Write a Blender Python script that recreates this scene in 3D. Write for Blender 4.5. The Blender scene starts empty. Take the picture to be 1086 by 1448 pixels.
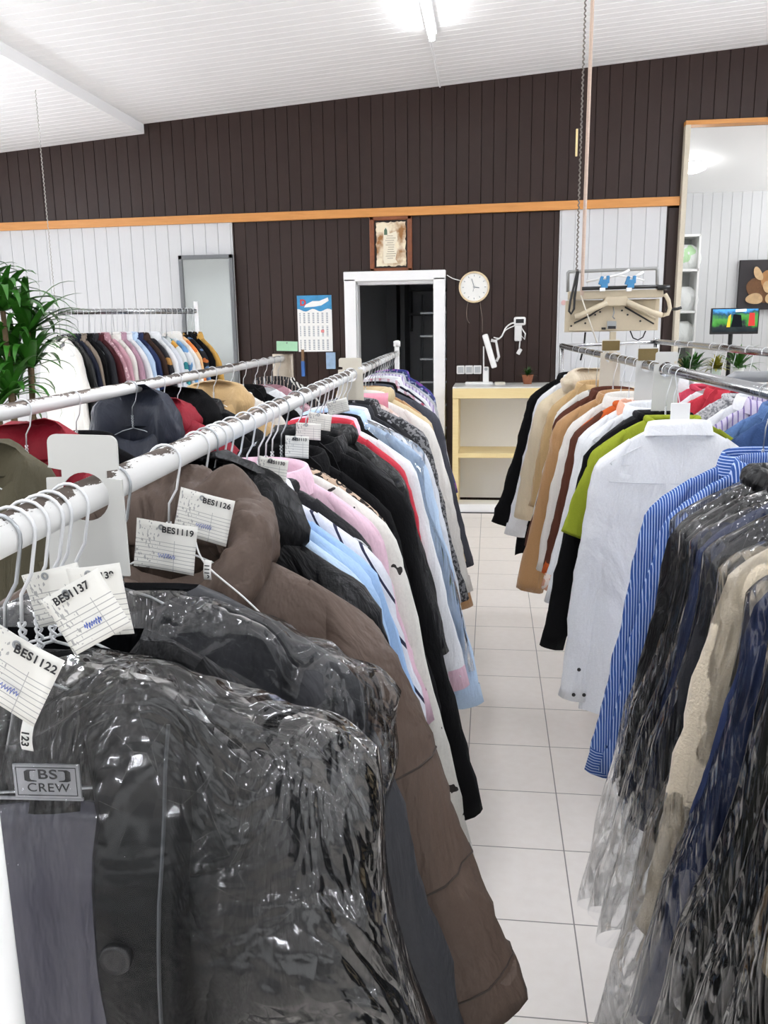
import bpy, bmesh, math, random
from mathutils import Vector, Matrix, noise, Euler
random.seed(7)
PI = math.pi
SC = bpy.context.scene
COL = SC.collection

# ------------------------------------------------------------------ camera
F, CX, CY, EYE = 1200.0, 543.0, 724.0, 1.6
v1 = Vector((152.0, -263.0, F))
v2 = Vector((80.0, (-F * F - 152 * 80.0) / -263.0, F))
AY = v1.normalized(); AZ = -v2.normalized(); AX = AY.cross(AZ)
RT = Matrix((AX, AY, AZ))


def ray(px, py):
    return RT @ Vector((px - CX, py - CY, F))


def at(px, py, Y):
    d = ray(px, py); return Vector((0, 0, EYE)) + d * (Y / d.y)


def atz(px, py, z):
    d = ray(px, py); return Vector((0, 0, EYE)) + d * ((z - EYE) / d.z)


cam_d = bpy.data.cameras.new('camera'); cam = bpy.data.objects.new('camera', cam_d); COL.objects.link(cam)
cam_d.sensor_fit = 'VERTICAL'; cam_d.sensor_height = 36.0; cam_d.sensor_width = 27.0
cam_d.lens = 36.0 * F / 1448.0; cam_d.clip_start = 0.02
right = RT @ Vector((1, 0, 0)); up = RT @ Vector((0, -1, 0)); back = RT @ Vector((0, 0, -1))
M = Matrix((right, up, back)).transposed().to_4x4(); M.translation = Vector((0, 0, EYE))
cam.matrix_world = M
SC.camera = cam

# ------------------------------------------------------------------ materials


def lin(h):
    h = h.lstrip('#')
    o = []
    for i in (0, 2, 4):
        c = int(h[i:i + 2], 16) / 255
        o.append(c / 12.92 if c <= 0.04045 else ((c + 0.055) / 1.055) ** 2.4)
    return (o[0], o[1], o[2], 1)


class NT:
    def __init__(s, name):
        s.m = bpy.data.materials.new(name); s.m.use_nodes = True
        s.t = s.m.node_tree; s.t.nodes.clear()
        s.out = s.n('ShaderNodeOutputMaterial')

    def n(s, typ, **kw):
        nd = s.t.nodes.new(typ)
        for k, v in kw.items():
            if k.startswith('i_'):
                key = k[2:]
                key = int(key) if key.isdigit() else key.replace('_', ' ')
                nd.inputs[key].default_value = v
            else:
                setattr(nd, k, v)
        return nd

    def l(s, a, b):
        s.t.links.new(a, b)

    def math(s, op, a, b=None):
        nd = s.n('ShaderNodeMath', operation=op)
        for i, x in enumerate((a, b)):
            if x is None: continue
            if isinstance(x, (int, float)): nd.inputs[i].default_value = x
            else: s.l(x, nd.inputs[i])
        return nd.outputs[0]

    def mixc(s, fac, a, b):
        nd = s.n('ShaderNodeMix', data_type='RGBA')
        for i, x in ((0, fac), (6, a), (7, b)):
            if isinstance(x, (int, float, tuple)): nd.inputs[i].default_value = x
            else: s.l(x, nd.inputs[i])
        return nd.outputs[2]


CACHE = {}


def plain(name, hx, rough=0.5, metal=0.0, bump=0.0, bscale=60, var=0.06, spec=0.5, coat=0.0):
    key = ('p', name)
    if key in CACHE: return CACHE[key]
    t = NT(name)
    b = t.n('ShaderNodeBsdfPrincipled'); b.inputs['Roughness'].default_value = rough
    b.inputs['Metallic'].default_value = metal; b.inputs['Specular IOR Level'].default_value = spec
    b.inputs['Coat Weight'].default_value = coat
    tc = t.n('ShaderNodeTexCoord')
    nz = t.n('ShaderNodeTexNoise', i_Scale=bscale, i_Detail=4.0); t.l(tc.outputs['Object'], nz.inputs['Vector'])
    c = lin(hx); c2 = tuple(max(0, x * (1 - var * 2)) for x in c[:3]) + (1,)
    t.l(t.mixc(nz.outputs[0], c, c2), b.inputs['Base Color'])
    if bump:
        bp = t.n('ShaderNodeBump', i_Strength=bump, i_Distance=0.004); t.l(nz.outputs[0], bp.inputs['Height']); t.l(bp.outputs[0], b.inputs['Normal'])
    t.l(b.outputs[0], t.out.inputs[0])
    CACHE[key] = t.m
    return t.m


def fabric(name, hx, rough=0.85, pat=None, wr=0.6, wsc=9.0, sheen=0.0, spec=0.3, weave=0.0):
    """cloth: colour, optional printed pattern, soft vertical wrinkles"""
    key = ('f', name)
    if key in CACHE: return CACHE[key]
    t = NT(name)
    b = t.n('ShaderNodeBsdfPrincipled'); b.inputs['Roughness'].default_value = rough
    b.inputs['Specular IOR Level'].default_value = spec
    b.inputs['Sheen Weight'].default_value = sheen
    tc = t.n('ShaderNodeTexCoord'); sp = t.n('ShaderNodeSeparateXYZ'); t.l(tc.outputs['Object'], sp.inputs[0])
    base = lin(hx)
    fine = t.n('ShaderNodeTexNoise', i_Scale=220.0, i_Detail=2.0); t.l(tc.outputs['Object'], fine.inputs['Vector'])
    col = t.mixc(fine.outputs[0], base, tuple(x * 0.82 for x in base[:3]) + (1,))
    if pat:
        kind = pat[0]; c2 = lin(pat[1])
        if kind == 'stripe':          # ('stripe', colour, per metre, width 0-1, axis)
            ax = sp.outputs[pat[4]]
            fr = t.math('FRACT', t.math('MULTIPLY', t.math('ADD', ax, 10.0), pat[2]))
            col = t.mixc(t.math('LESS_THAN', fr, pat[3]), col, c2)
        elif kind == 'diag':
            s_ = t.math('ADD', t.math('MULTIPLY', sp.outputs[0], 1.0), t.math('MULTIPLY', sp.outputs[2], 0.55))
            fr = t.math('FRACT', t.math('MULTIPLY', t.math('ADD', s_, 10.0), pat[2]))
            col = t.mixc(t.math('LESS_THAN', fr, pat[3]), col, c2)
        elif kind == 'plaid':
            a = t.math('LESS_THAN', t.math('FRACT', t.math('MULTIPLY', t.math('ADD', sp.outputs[0], 10.0), pat[2])), pat[3])
            c_ = t.math('LESS_THAN', t.math('FRACT', t.math('MULTIPLY', t.math('ADD', sp.outputs[2], 10.0), pat[2])), pat[3])
            col = t.mixc(t.math('MULTIPLY', t.math('ADD', a, c_), 0.5), col, c2)
        elif kind in ('blotch', 'speck', 'leopard'):
            if kind == 'leopard':
                vz = t.n('ShaderNodeTexVoronoi', i_Scale=pat[2]); t.l(tc.outputs['Object'], vz.inputs['Vector'])
                fac = t.math('MULTIPLY', t.math('GREATER_THAN', vz.outputs['Distance'], 0.25), t.math('LESS_THAN', vz.outputs['Distance'], 0.55))
            else:
                vz = t.n('ShaderNodeTexNoise', i_Scale=pat[2], i_Detail=2.0); t.l(tc.outputs['Object'], vz.inputs['Vector'])
                fac = t.math('GREATER_THAN', vz.outputs[0], pat[3])
            col = t.mixc(fac, col, c2)
            if len(pat) > 4:
                n2 = t.n('ShaderNodeTexNoise', i_Scale=pat[2] * 0.8, i_Detail=1.0); mp = t.n('ShaderNodeMapping'); mp.inputs[1].default_value = (3.1, 7.7, 1.3)
                t.l(tc.outputs['Object'], mp.inputs[0]); t.l(mp.outputs[0], n2.inputs['Vector'])
                col = t.mixc(t.math('GREATER_THAN', n2.outputs[0], pat[3] + 0.03), col, lin(pat[4]))
    t.l(col, b.inputs['Base Color'])
    mp = t.n('ShaderNodeMapping'); mp.inputs[3].default_value = (1, 1, 0.4); t.l(tc.outputs['Object'], mp.inputs[0])
    nz = t.n('ShaderNodeTexNoise', i_Scale=wsc, i_Detail=5.0, i_Distortion=0.6); t.l(mp.outputs[0], nz.inputs['Vector'])
    bp = t.n('ShaderNodeBump', i_Strength=wr, i_Distance=0.045); t.l(nz.outputs[0], bp.inputs['Height'])
    last = bp
    if weave:
        b2 = t.n('ShaderNodeBump', i_Strength=weave, i_Distance=0.003); t.l(fine.outputs[0], b2.inputs['Height']); t.l(bp.outputs[0], b2.inputs['Normal']); last = b2
    t.l(last.outputs[0], b.inputs['Normal'])
    t.l(b.outputs[0], t.out.inputs[0])
    CACHE[key] = t.m
    return t.m


def film(name, crease=1.0, haze=0.05, sc=16.0, stretch=0.5, calm=0.3, gain=1.5, base=0.45):
    """thin clear plastic: see-through, crumpled into small flat facets that mirror the lamps"""
    t = NT(name)
    tc = t.n('ShaderNodeTexCoord'); mp = t.n('ShaderNodeMapping'); mp.inputs[3].default_value = (1, 1, stretch)
    t.l(tc.outputs['Object'], mp.inputs[0])
    w = t.n('ShaderNodeTexNoise', i_Scale=sc * 0.35, i_Detail=2.0); t.l(mp.outputs[0], w.inputs['Vector'])
    av = t.n('ShaderNodeVectorMath', operation='SCALE'); av.inputs['Scale'].default_value = 0.06; t.l(w.outputs[1], av.inputs[0])
    ad = t.n('ShaderNodeVectorMath', operation='ADD'); t.l(mp.outputs[0], ad.inputs[0]); t.l(av.outputs[0], ad.inputs[1])
    hs = []
    for k, amp in ((1.0, 1.0), (2.3, 0.4)):
        vo = t.n('ShaderNodeTexVoronoi', feature='F1', i_Scale=sc * k); t.l(ad.outputs[0], vo.inputs['Vector'])
        d = t.n('ShaderNodeVectorMath', operation='SUBTRACT'); t.l(ad.outputs[0], d.inputs[0]); t.l(vo.outputs['Position'], d.inputs[1])
        c = t.n('ShaderNodeVectorMath', operation='SUBTRACT'); t.l(vo.outputs['Color'], c.inputs[0]); c.inputs[1].default_value = (0.5, 0.5, 0.5)
        dt = t.n('ShaderNodeVectorMath', operation='DOT_PRODUCT'); t.l(d.outputs[0], dt.inputs[0]); t.l(c.outputs[0], dt.inputs[1])
        hs.append(t.math('MULTIPLY', dt.outputs['Value'], amp))
    nz = t.n('ShaderNodeTexNoise', i_Scale=sc * 0.8, i_Detail=3.0, i_Distortion=1.0); t.l(mp.outputs[0], nz.inputs['Vector'])
    rid = t.math('MULTIPLY', t.math('ABSOLUTE', t.math('SUBTRACT', nz.outputs[0], 0.5)), 0.09)
    h = t.math('ADD', t.math('ADD', hs[0], hs[1]), rid)
    big = t.n('ShaderNodeTexNoise', i_Scale=5.0, i_Detail=1.0); t.l(tc.outputs['Object'], big.inputs['Vector'])
    sp = t.n('ShaderNodeSeparateXYZ'); t.l(tc.outputs['Object'], sp.inputs[0])
    gath = t.math('MULTIPLY', t.math('MAXIMUM', t.math('ADD', sp.outputs[2], calm), 0.0), 3.0)     # film gathers near the shoulders
    side = t.math('MULTIPLY', t.math('MAXIMUM', t.math('SUBTRACT', t.math('ABSOLUTE', sp.outputs[0]), 0.15), 0.0), 3.5)
    k_ = t.math('MINIMUM', t.math('ADD', t.math('ADD', gath, side), t.math('MULTIPLY', big.outputs[0], 0.45)), 1.0)
    k2 = t.math('MINIMUM', t.math('ADD', gath, side), 1.0)
    bp = t.n('ShaderNodeBump', i_Strength=1.0, i_Distance=crease); t.l(t.math('MULTIPLY', h, k_), bp.inputs['Height'])
    gl = t.n('ShaderNodeBsdfGlossy', i_Roughness=0.11); t.l(bp.outputs[0], gl.inputs['Normal'])
    df = t.n('ShaderNodeBsdfTranslucent'); df.inputs[0].default_value = (0.9, 0.92, 0.94, 1)
    d2 = t.n('ShaderNodeBsdfDiffuse'); d2.inputs[0].default_value = (0.9, 0.92, 0.94, 1); t.l(bp.outputs[0], d2.inputs['Normal'])
    dm = t.n('ShaderNodeMixShader', i_0=0.6); t.l(df.outputs[0], dm.inputs[1]); t.l(d2.outputs[0], dm.inputs[2])
    tr = t.n('ShaderNodeBsdfTransparent'); tr.inputs[0].default_value = (0.98, 0.985, 0.99, 1)
    fr = t.n('ShaderNodeFresnel', i_IOR=1.5); t.l(bp.outputs[0], fr.inputs['Normal'])
    fac = t.math('MINIMUM', t.math('MULTIPLY', fr.outputs[0], t.math('ADD', t.math('MULTIPLY', k2, gain), base)), 0.85)
    m1 = t.n('ShaderNodeMixShader', i_0=haze); t.l(tr.outputs[0], m1.inputs[1]); t.l(dm.outputs[0], m1.inputs[2])
    m2 = t.n('ShaderNodeMixShader'); t.l(fac, m2.inputs[0]); t.l(m1.outputs[0], m2.inputs[1]); t.l(gl.outputs[0], m2.inputs[2])
    t.l(m2.outputs[0], t.out.inputs[0])
    return t.m


def chipped(name, paint, under, amount=0.56, scale=24.0, rough=0.35):
    """white paint worn off a steel tube along its top"""
    t = NT(name)
    b = t.n('ShaderNodeBsdfPrincipled'); b.inputs['Roughness'].default_value = rough
    tc = t.n('ShaderNodeTexCoord'); mp = t.n('ShaderNodeMapping'); mp.inputs[3].default_value = (1, 0.35, 1)
    t.l(tc.outputs['Object'], mp.inputs[0])
    nz = t.n('ShaderNodeTexNoise', i_Scale=scale, i_Detail=7.0, i_Roughness=0.72); t.l(mp.outputs[0], nz.inputs['Vector'])
    big = t.n('ShaderNodeTexNoise', i_Scale=2.2, i_Detail=1.0); t.l(tc.outputs['Object'], big.inputs['Vector'])
    ge = t.n('ShaderNodeNewGeometry'); sx = t.n('ShaderNodeSeparateXYZ'); t.l(ge.outputs['Normal'], sx.inputs[0])
    top = t.math('MULTIPLY', t.math('MAXIMUM', t.math('SUBTRACT', sx.outputs[2], 0.45), -0.3), 0.42)
    v = t.math('ADD', t.math('ADD', nz.outputs[0], top), t.math('MULTIPLY', t.math('SUBTRACT', big.outputs[0], 0.5), 0.35))
    worn = t.math('GREATER_THAN', v, amount + 0.155)
    t.l(t.mixc(worn, lin(paint), lin(under)), b.inputs['Base Color'])
    t.l(t.math('MULTIPLY', worn, 0.7), b.inputs['Metallic'])
    t.l(b.outputs[0], t.out.inputs[0])
    return t.m


def emis(name, hx, s):
    t = NT(name); e = t.n('ShaderNodeEmission', i_Strength=s); e.inputs[0].default_value = lin(hx)
    t.l(e.outputs[0], t.out.inputs[0]); return t.m


def tile_mat():
    t = NT('floor_tiles')
    b = t.n('ShaderNodeBsdfPrincipled'); b.inputs['Roughness'].default_value = 0.32
    tc = t.n('ShaderNodeTexCoord'); sp = t.n('ShaderNodeSeparateXYZ'); t.l(tc.outputs['Object'], sp.inputs[0])
    def grid(o, off, size, half):
        fr = t.math('FRACT', t.math('DIVIDE', t.math('ADD', o, off), size))
        d = t.math('MULTIPLY', t.math('MINIMUM', fr, t.math('SUBTRACT', 1.0, fr)), size)
        return t.math('LESS_THAN', d, half)
    gx = grid(sp.outputs[0], 0.067 + 31.1, 0.311, 0.0019); gy = grid(sp.outputs[1], -1.735 + 33.6, 0.336, 0.0019)
    g = t.math('MAXIMUM', gx, gy)
    nz = t.n('ShaderNodeTexNoise', i_Scale=28.0, i_Detail=6.0); t.l(tc.outputs['Object'], nz.inputs['Vector'])
    base = t.mixc(nz.outputs[0], lin('#f3eee8'), lin('#e9e2da'))
    t.l(t.mixc(g, base, lin('#8f8b86')), b.inputs['Base Color'])
    bp = t.n('ShaderNodeBump', i_Strength=0.5, i_Distance=0.002); t.l(t.math('SUBTRACT', 1.0, g), bp.inputs['Height']); t.l(bp.outputs[0], b.inputs['Normal'])
    t.l(b.outputs[0], t.out.inputs[0]); return t.m


def wood(name, a, b_, scale=6.0, rough=0.5, axis=(1, 14, 14)):
    t = NT(name)
    b = t.n('ShaderNodeBsdfPrincipled'); b.inputs['Roughness'].default_value = rough
    tc = t.n('ShaderNodeTexCoord'); mp = t.n('ShaderNodeMapping'); mp.inputs[3].default_value = axis; t.l(tc.outputs['Object'], mp.inputs[0])
    nz = t.n('ShaderNodeTexNoise', i_Scale=scale, i_Detail=5.0, i_Distortion=0.8); t.l(mp.outputs[0], nz.inputs['Vector'])
    t.l(t.mixc(nz.outputs[0], lin(a), lin(b_)), b.inputs['Base Color'])
    t.l(b.outputs[0], t.out.inputs[0]); return t.m


def ruled(name):
    """pale ticket card with printed rules"""
    t = NT(name)
    b = t.n('ShaderNodeBsdfPrincipled'); b.inputs['Roughness'].default_value = 0.7
    tc = t.n('ShaderNodeTexCoord'); sp = t.n('ShaderNodeSeparateXYZ'); t.l(tc.outputs['Object'], sp.inputs[0])
    fr = t.math('FRACT', t.math('MULTIPLY', t.math('ADD', sp.outputs[2], 1.0), 240.0))
    ln = t.math('MULTIPLY', t.math('LESS_THAN', fr, 0.16), t.math('LESS_THAN', sp.outputs[2], 0.008))
    vl = t.math('MULTIPLY', t.math('LESS_THAN', t.math('ABSOLUTE', t.math('SUBTRACT', sp.outputs[0], 0.010)), 0.0003), t.math('LESS_THAN', sp.outputs[2], 0.008))
    nz = t.n('ShaderNodeTexNoise', i_Scale=420.0, i_Detail=1.0); mp = t.n('ShaderNodeMapping'); mp.inputs[3].default_value = (1, 1, 0.5)
    t.l(tc.outputs['Object'], mp.inputs[0]); t.l(mp.outputs[0], nz.inputs['Vector'])
    pr = t.math('MULTIPLY', t.math('GREATER_THAN', nz.outputs[0], 0.63), t.math('LESS_THAN', sp.outputs[0], -0.006))
    f = t.math('MAXIMUM', t.math('MAXIMUM', ln, vl), pr)
    t.l(t.mixc(t.math('MULTIPLY', f, 0.62), lin('#e6e5df'), lin('#6d6f74')), b.inputs['Base Color'])
    t.l(b.outputs[0], t.out.inputs[0]); return t.m


# ------------------------------------------------------------------ mesh tools
class MB:
    def __init__(s): s.v = []; s.f = []

    def add(s, vs, fs):
        o = len(s.v); s.v += [tuple(x) for x in vs]; s.f += [tuple(i + o for i in f) for f in fs]; return s

    def box(s, c, d, rot=None):
        c = Vector(c); h = Vector(d) / 2
        vs = [Vector((x * h.x, y * h.y, z * h.z)) for x in (-1, 1) for y in (-1, 1) for z in (-1, 1)]
        if rot: vs = [rot @ v for v in vs]
        return s.add([c + v for v in vs], [(0, 1, 3, 2), (4, 6, 7, 5), (0, 4, 5, 1), (2, 3, 7, 6), (0, 2, 6, 4), (1, 5, 7, 3)])

    def rings(s, rings, closed=True, cap0=False, cap1=False):
        n = len(rings[0]); vs = [p for r in rings for p in r]; fs = []
        for j in range(len(rings) - 1):
            for i in range(n if closed else n - 1):
                a = j * n + i; b = j * n + (i + 1) % n
                fs.append((a, b, b + n, a + n))
        if cap0: fs.append(tuple(range(n - 1, -1, -1)))
        if cap1: fs.append(tuple(range((len(rings) - 1) * n, len(rings) * n)))
        return s.add(vs, fs)

    def tube(s, path, r, seg=10, cap=True):
        path = [Vector(p) for p in path]; n = len(path); rs = r if isinstance(r, (list, tuple)) else [r] * n
        t0 = (path[1] - path[0]).normalized()
        nrm = t0.orthogonal().normalized(); rings = []; prev = t0
        for i, p in enumerate(path):
            if i == 0: t = t0
            elif i == n - 1: t = (path[-1] - path[-2]).normalized()
            else: t = ((path[i + 1] - p).normalized() + (p - path[i - 1]).normalized()).normalized()
            q = prev.rotation_difference(t); nrm = (q @ nrm).normalized(); prev = t
            bn = t.cross(nrm)
            rings.append([p + (nrm * math.cos(2 * PI * k / seg) + bn * math.sin(2 * PI * k / seg)) * rs[i] for k in range(seg)])
        return s.rings(rings, True, cap, cap)

    def lathe(s, c, prof, seg=24, axis='z'):
        c = Vector(c); rings = []
        for r, h in prof:
            ring = []
            for k in range(seg):
                a = 2 * PI * k / seg
                if axis == 'z': ring.append(c + Vector((r * math.cos(a), r * math.sin(a), h)))
                else: ring.append(c + Vector((r * math.cos(a), h, r * math.sin(a))))
            rings.append(ring)
        return s.rings(rings, True, True, True)

    def prism(s, pts, y0, y1):
        """outline in x-z extruded along y"""
        n = len(pts)
        vs = [(x, y0, z) for x, z in pts] + [(x, y1, z) for x, z in pts]
        fs = [tuple(range(n)), tuple(range(2 * n - 1, n - 1, -1))] + [(i, i + n, (i + 1) % n + n, (i + 1) % n) for i in range(n)]
        return s.add(vs, fs)

    def build(s, name, mat, parent=None, smooth=False, bevel=0.0):
        me = bpy.data.meshes.new(name); me.from_pydata(s.v, [], s.f); me.update()
        bm = bmesh.new(); bm.from_mesh(me); bmesh.ops.recalc_face_normals(bm, faces=bm.faces); bm.to_mesh(me); bm.free()
        o = bpy.data.objects.new(name, me); COL.objects.link(o)
        if mat: me.materials.append(mat)
        if smooth:
            for p in me.polygons: p.use_smooth = True
        if parent: o.parent = parent
        if bevel:
            b = o.modifiers.new('bevel', 'BEVEL'); b.width = bevel; b.segments = 2; b.limit_method = 'ANGLE'
        return o


def tag(o, label, cat, group=None):
    o['label'] = label; o['category'] = cat
    if group: o['group'] = group
    return o


def thing(name, label, cat, loc=(0, 0, 0), rot=0.0, group=None):
    o = bpy.data.objects.new(name, None); COL.objects.link(o); o.empty_display_size = 0.1
    o.location = loc; o.rotation_euler = (0, 0, rot) if isinstance(rot, (int, float)) else rot
    return tag(o, label, cat, group)


def struct(o):
    o['kind'] = 'structure'; return o


def text_mesh(name, s, size, mat, parent, loc, bold=0.0, rot=(PI / 2, 0, 0), align='CENTER', sx=1.0):
    cu = bpy.data.curves.new(name, 'FONT'); cu.body = s; cu.size = size; cu.align_x = align; cu.align_y = 'CENTER'
    cu.offset = bold; cu.extrude = 0.00012; cu.space_character = 1.08
    o = bpy.data.objects.new(name, cu); COL.objects.link(o)
    dg = bpy.context.evaluated_depsgraph_get(); me = bpy.data.meshes.new_from_object(o.evaluated_get(dg))
    bpy.data.objects.remove(o); bpy.data.curves.remove(cu)
    me.name = name
    ob = bpy.data.objects.new(name, me); COL.objects.link(ob); me.materials.clear(); me.materials.append(mat)
    ob.parent = parent; ob.location = loc; ob.rotation_euler = rot; ob.scale = (sx, 1, 1)
    return ob


# ------------------------------------------------------------------ shared materials
WHITE_WALL = plain('white_plank_paint', '#cbcccd', 0.55, var=0.01)
DARK_WALL = plain('dark_brown_panelling', '#30201b', 0.42, var=0.12, bscale=30, bump=0.05, spec=0.32)
CEIL = plain('white_ceiling_boards', '#fafafa', 0.6, var=0.01)
RAILWOOD = wood('orange_pine', '#d99a55', '#b97835', 5.0, 0.45, (1, 12, 12))
PINE = wood('pale_pine', '#ecd9a4', '#dcc48a', 5.0, 0.45, (1, 12, 12))
FRAMEWOOD = wood('carved_brown_wood', '#8e4f26', '#5f2f14', 22.0, 0.4, (1, 1, 1))
CREAM_EDGE = plain('cream_frame_edge', '#cfc6b2', 0.5, var=0.08)
WHITE_GLOSS = plain('white_gloss_paint', '#f2f2f2', 0.3, var=0.01)
LAMINATE = plain('white_laminate', '#f0f0ee', 0.35, var=0.01)
PLASTIC = plain('white_plastic', '#f1f1ef', 0.35, var=0.01)
GREYPL = plain('grey_plastic', '#a9adae', 0.4, var=0.02)
BLACKPL = plain('black_plastic', '#151515', 0.4, var=0.02)
CHROME = plain('chrome', '#c9cbcd', 0.18, 1.0, var=0.03)
STEEL = plain('galvanised_steel', '#a7abae', 0.35, 0.9, var=0.05)
WIRE = plain('white_coated_wire', '#e4e6e8', 0.3, 0.15, var=0.02)
WIREG = plain('bare_steel_wire', '#b4b8bc', 0.3, 0.8, var=0.03)
CHIP_A = chipped('chipped_white_paint', '#e6e6e4', '#5f5751', 0.43, 42.0)
CHIP_B = chipped('chipped_white_paint_fine', '#e6e6e4', '#5a4f47', 0.62, 30.0)
CHIP_CH = plain('worn_chrome', '#b4b6b8', 0.16, 1.0, bump=0.25, bscale=90, var=0.12)
INK = plain('black_ink', '#1c1c20', 0.6, var=0.0)
BLUEINK = plain('blue_ink', '#2f55b4', 0.6, var=0.0)
PAPER = plain('white_paper', '#efefeb', 0.7, var=0.01)
CARD = ruled('ruled_ticket_card')
FILM_N = film('clear_film_near', 1.3, 0.002, 13.0, 0.6, 0.23, 4.5, 0.2)
FILM_F = film('clear_film', 0.9, 0.012, 10.0, 0.36, 0.36, 2.4, 0.3)
BEIGE = plain('beige_machine_enamel', '#cdc0a6', 0.4, var=0.05)
BEIGE2 = plain('beige_machine_plate', '#bdb096', 0.5, var=0.08)
LAMP = emis('lamp_tube', '#f5f8ff', 70.0)

# ------------------------------------------------------------------ room shell
W = 7.85


def planks(name, x0, x1, z0, z1, y, mat, pitch=0.106, groove=0.006, depth=0.006, ztop=None, off=0.0):
    """vertical boards with V grooves on a wall facing the camera; ztop: function of x"""
    xs = [x0]; k = math.floor((x0 - off) / pitch) + 1
    prof = [(x0, 0)]
    while off + k * pitch < x1 - 0.004:
        g = off + k * pitch
        if g - groove / 2 > x0: prof += [(g - groove / 2, 0), (g, depth), (g + groove / 2, 0)]
        k += 1
    prof.append((x1, 0))
    b = MB(); n = len(prof)
    top = (lambda x: z1) if ztop is None else ztop
    lo = [(x, y + d, z0) for x, d in prof]; hi = [(x, y + d, top(x)) for x, d in prof]
    b.rings([lo, hi], closed=False)
    # body behind so that the wall has thickness
    b.add([(x0, y, z0), (x1, y, z0), (x1, y + 0.06, z0), (x0, y + 0.06, z0), (x0, y, top(x0)), (x1, y, top(x1)), (x1, y + 0.06, top(x1)), (x0, y + 0.06, top(x0))],
          [(0, 3, 2, 1), (4, 5, 6, 7), (0, 4, 7, 3), (1, 2, 6, 5), (2, 3, 7, 6)])
    return struct(b.build(name, mat))


ceil_r = lambda x: 3.638 + 0.072 * x
ceil_l = lambda x: 3.575 + 0.078 * x
rail_z = lambda x: 2.6 + 0.0066 * x

b = MB(); b.box((0, 3.4, -0.05), (20, 18, 0.1)); struct(b.build('floor', tile_mat()))
planks('wall_back_upper_left', -7.5, -3.117, 2.56, 0, W, DARK_WALL, ztop=lambda x: ceil_l(x) + 0.03)
planks('wall_back_upper', -3.117, 1.571, 2.56, 0, W, DARK_WALL, ztop=lambda x: ceil_r(x) + 0.03)
planks('wall_back_lintel', 1.571, 5.0, 3.2, 0, W, DARK_WALL, ztop=lambda x: ceil_r(x) + 0.03)
planks('wall_back_left', -7.5, -2.345, 0, 2.6, W - 0.02, WHITE_WALL, pitch=0.118, groove=0.005)
planks('wall_back_centre_left', -2.345, -1.33, 0, 2.6, W, DARK_WALL)
planks('wall_back_over_door', -1.33, -0.4, 2.03, 2.6, W, DARK_WALL)
planks('wall_back_centre', -0.4, 0.575, 0, 2.6, W, DARK_WALL)
planks('wall_back_right', 0.575, 1.468, 0, 2.6, W - 0.015, WHITE_WALL, pitch=0.118, groove=0.005)
planks('wall_back_corner', 1.468, 1.571, 0, 2.6, W, DARK_WALL)
planks('wall_back_far_right', 3.3, 5.0, 0, 3.2, W, DARK_WALL)

# orange rail along the back wall
b = MB()
xa, xb = -7.5, 1.565
for (x0, x1) in ((xa, xb),):
    vs = []
    for x in (x0, x1):
        z = rail_z(x)
        vs += [(x, W - 0.045, z - 0.036), (x, W, z - 0.036), (x, W, z + 0.036), (x, W - 0.045, z + 0.036)]
    b.add(vs, [(0, 1, 2, 3), (7, 6, 5, 4), (0, 4, 5, 1), (1, 5, 6, 2), (2, 6, 7, 3), (3, 7, 4, 0)])
struct(b.build('trim_1', RAILWOOD, bevel=0.003))


def ceiling(name, x0, x1, zf, y0, y1, pitch=0.1):
    b = MB(); prof = []; y = y0
    prof.append((y0, 0))
    while y + pitch < y1:
        y += pitch; prof += [(y - 0.004, 0), (y, 0.007), (y + 0.004, 0)]
    prof.append((y1, 0))
    b.rings([[(x0, p, zf(x0) + d) for p, d in prof], [(x1, p, zf(x1) + d) for p, d in prof]], closed=False)
    b.add([(x0, y0, zf(x0) + 0.1), (x1, y0, zf(x1) + 0.1), (x1, y1, zf(x1) + 0.1), (x0, y1, zf(x0) + 0.1), (x0, y0, zf(x0)), (x1, y0, zf(x1)), (x1, y1, zf(x1)), (x0, y1, zf(x0))],
          [(0, 1, 2, 3), (0, 4, 5, 1), (1, 5, 6, 2), (2, 6, 7, 3), (3, 7, 4, 0)])
    return struct(b.build(name, CEIL))


ceiling('ceiling', -3.117, 5.0, ceil_r, -4.0, W)
ceiling('ceiling_left', -7.5, -3.117, ceil_l, -4.0, W)
b = MB(); b.tube([(-0.462, -4, ceil_r(-0.462) - 0.002), (-0.462, W, ceil_r(-0.462) - 0.002)], 0.009, 6); struct(b.build('trim_2', CEIL))
b = MB(); b.box((-7.55, 1.9, 1.9), (0.1, 12, 3.8)); struct(b.build('wall_left', WHITE_WALL))
b = MB(); b.box((5.05, 1.9, 2.1), (0.1, 12, 4.2)); struct(b.build('wall_right', WHITE_WALL))

# doorway with white architrave and the dim store room behind
d = thing('door_1', 'white doorway frame', 'door'); del d['label']; del d['category']; struct(d); d.location = (-0.866, W, 0)
b = MB()
for x in (-1.268, -0.464): b.box((x + 0.866, -0.02, 1.015), (0.105, 0.1, 2.03))
b.build('door_jamb', WHITE_GLOSS, d, bevel=0.006)
b = MB(); b.box((0, -0.02, 2.05), (0.915, 0.1, 0.085)); b.build('door_head', WHITE_GLOSS, d, bevel=0.006)
b = MB()
for x in (-1.225, -0.507): b.box((x + 0.866, 0.08, 1.0), (0.03, 0.14, 2.0))
b.box((0, 0.08, 1.995), (0.72, 0.14, 0.03)); b.build('door_lining', WHITE_GLOSS, d)
DIM = plain('store_room_grey', '#b5b8bc', 0.8, var=0.05)
b = MB(); b.box((-0.9, 10.6, 1.3), (2.4, 0.06, 2.6)); struct(b.build('wall_store_back', DIM))
b = MB(); b.box((-2.0, 9.25, 1.3), (0.06, 2.6, 2.6)); struct(b.build('wall_store_left', DIM))
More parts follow.
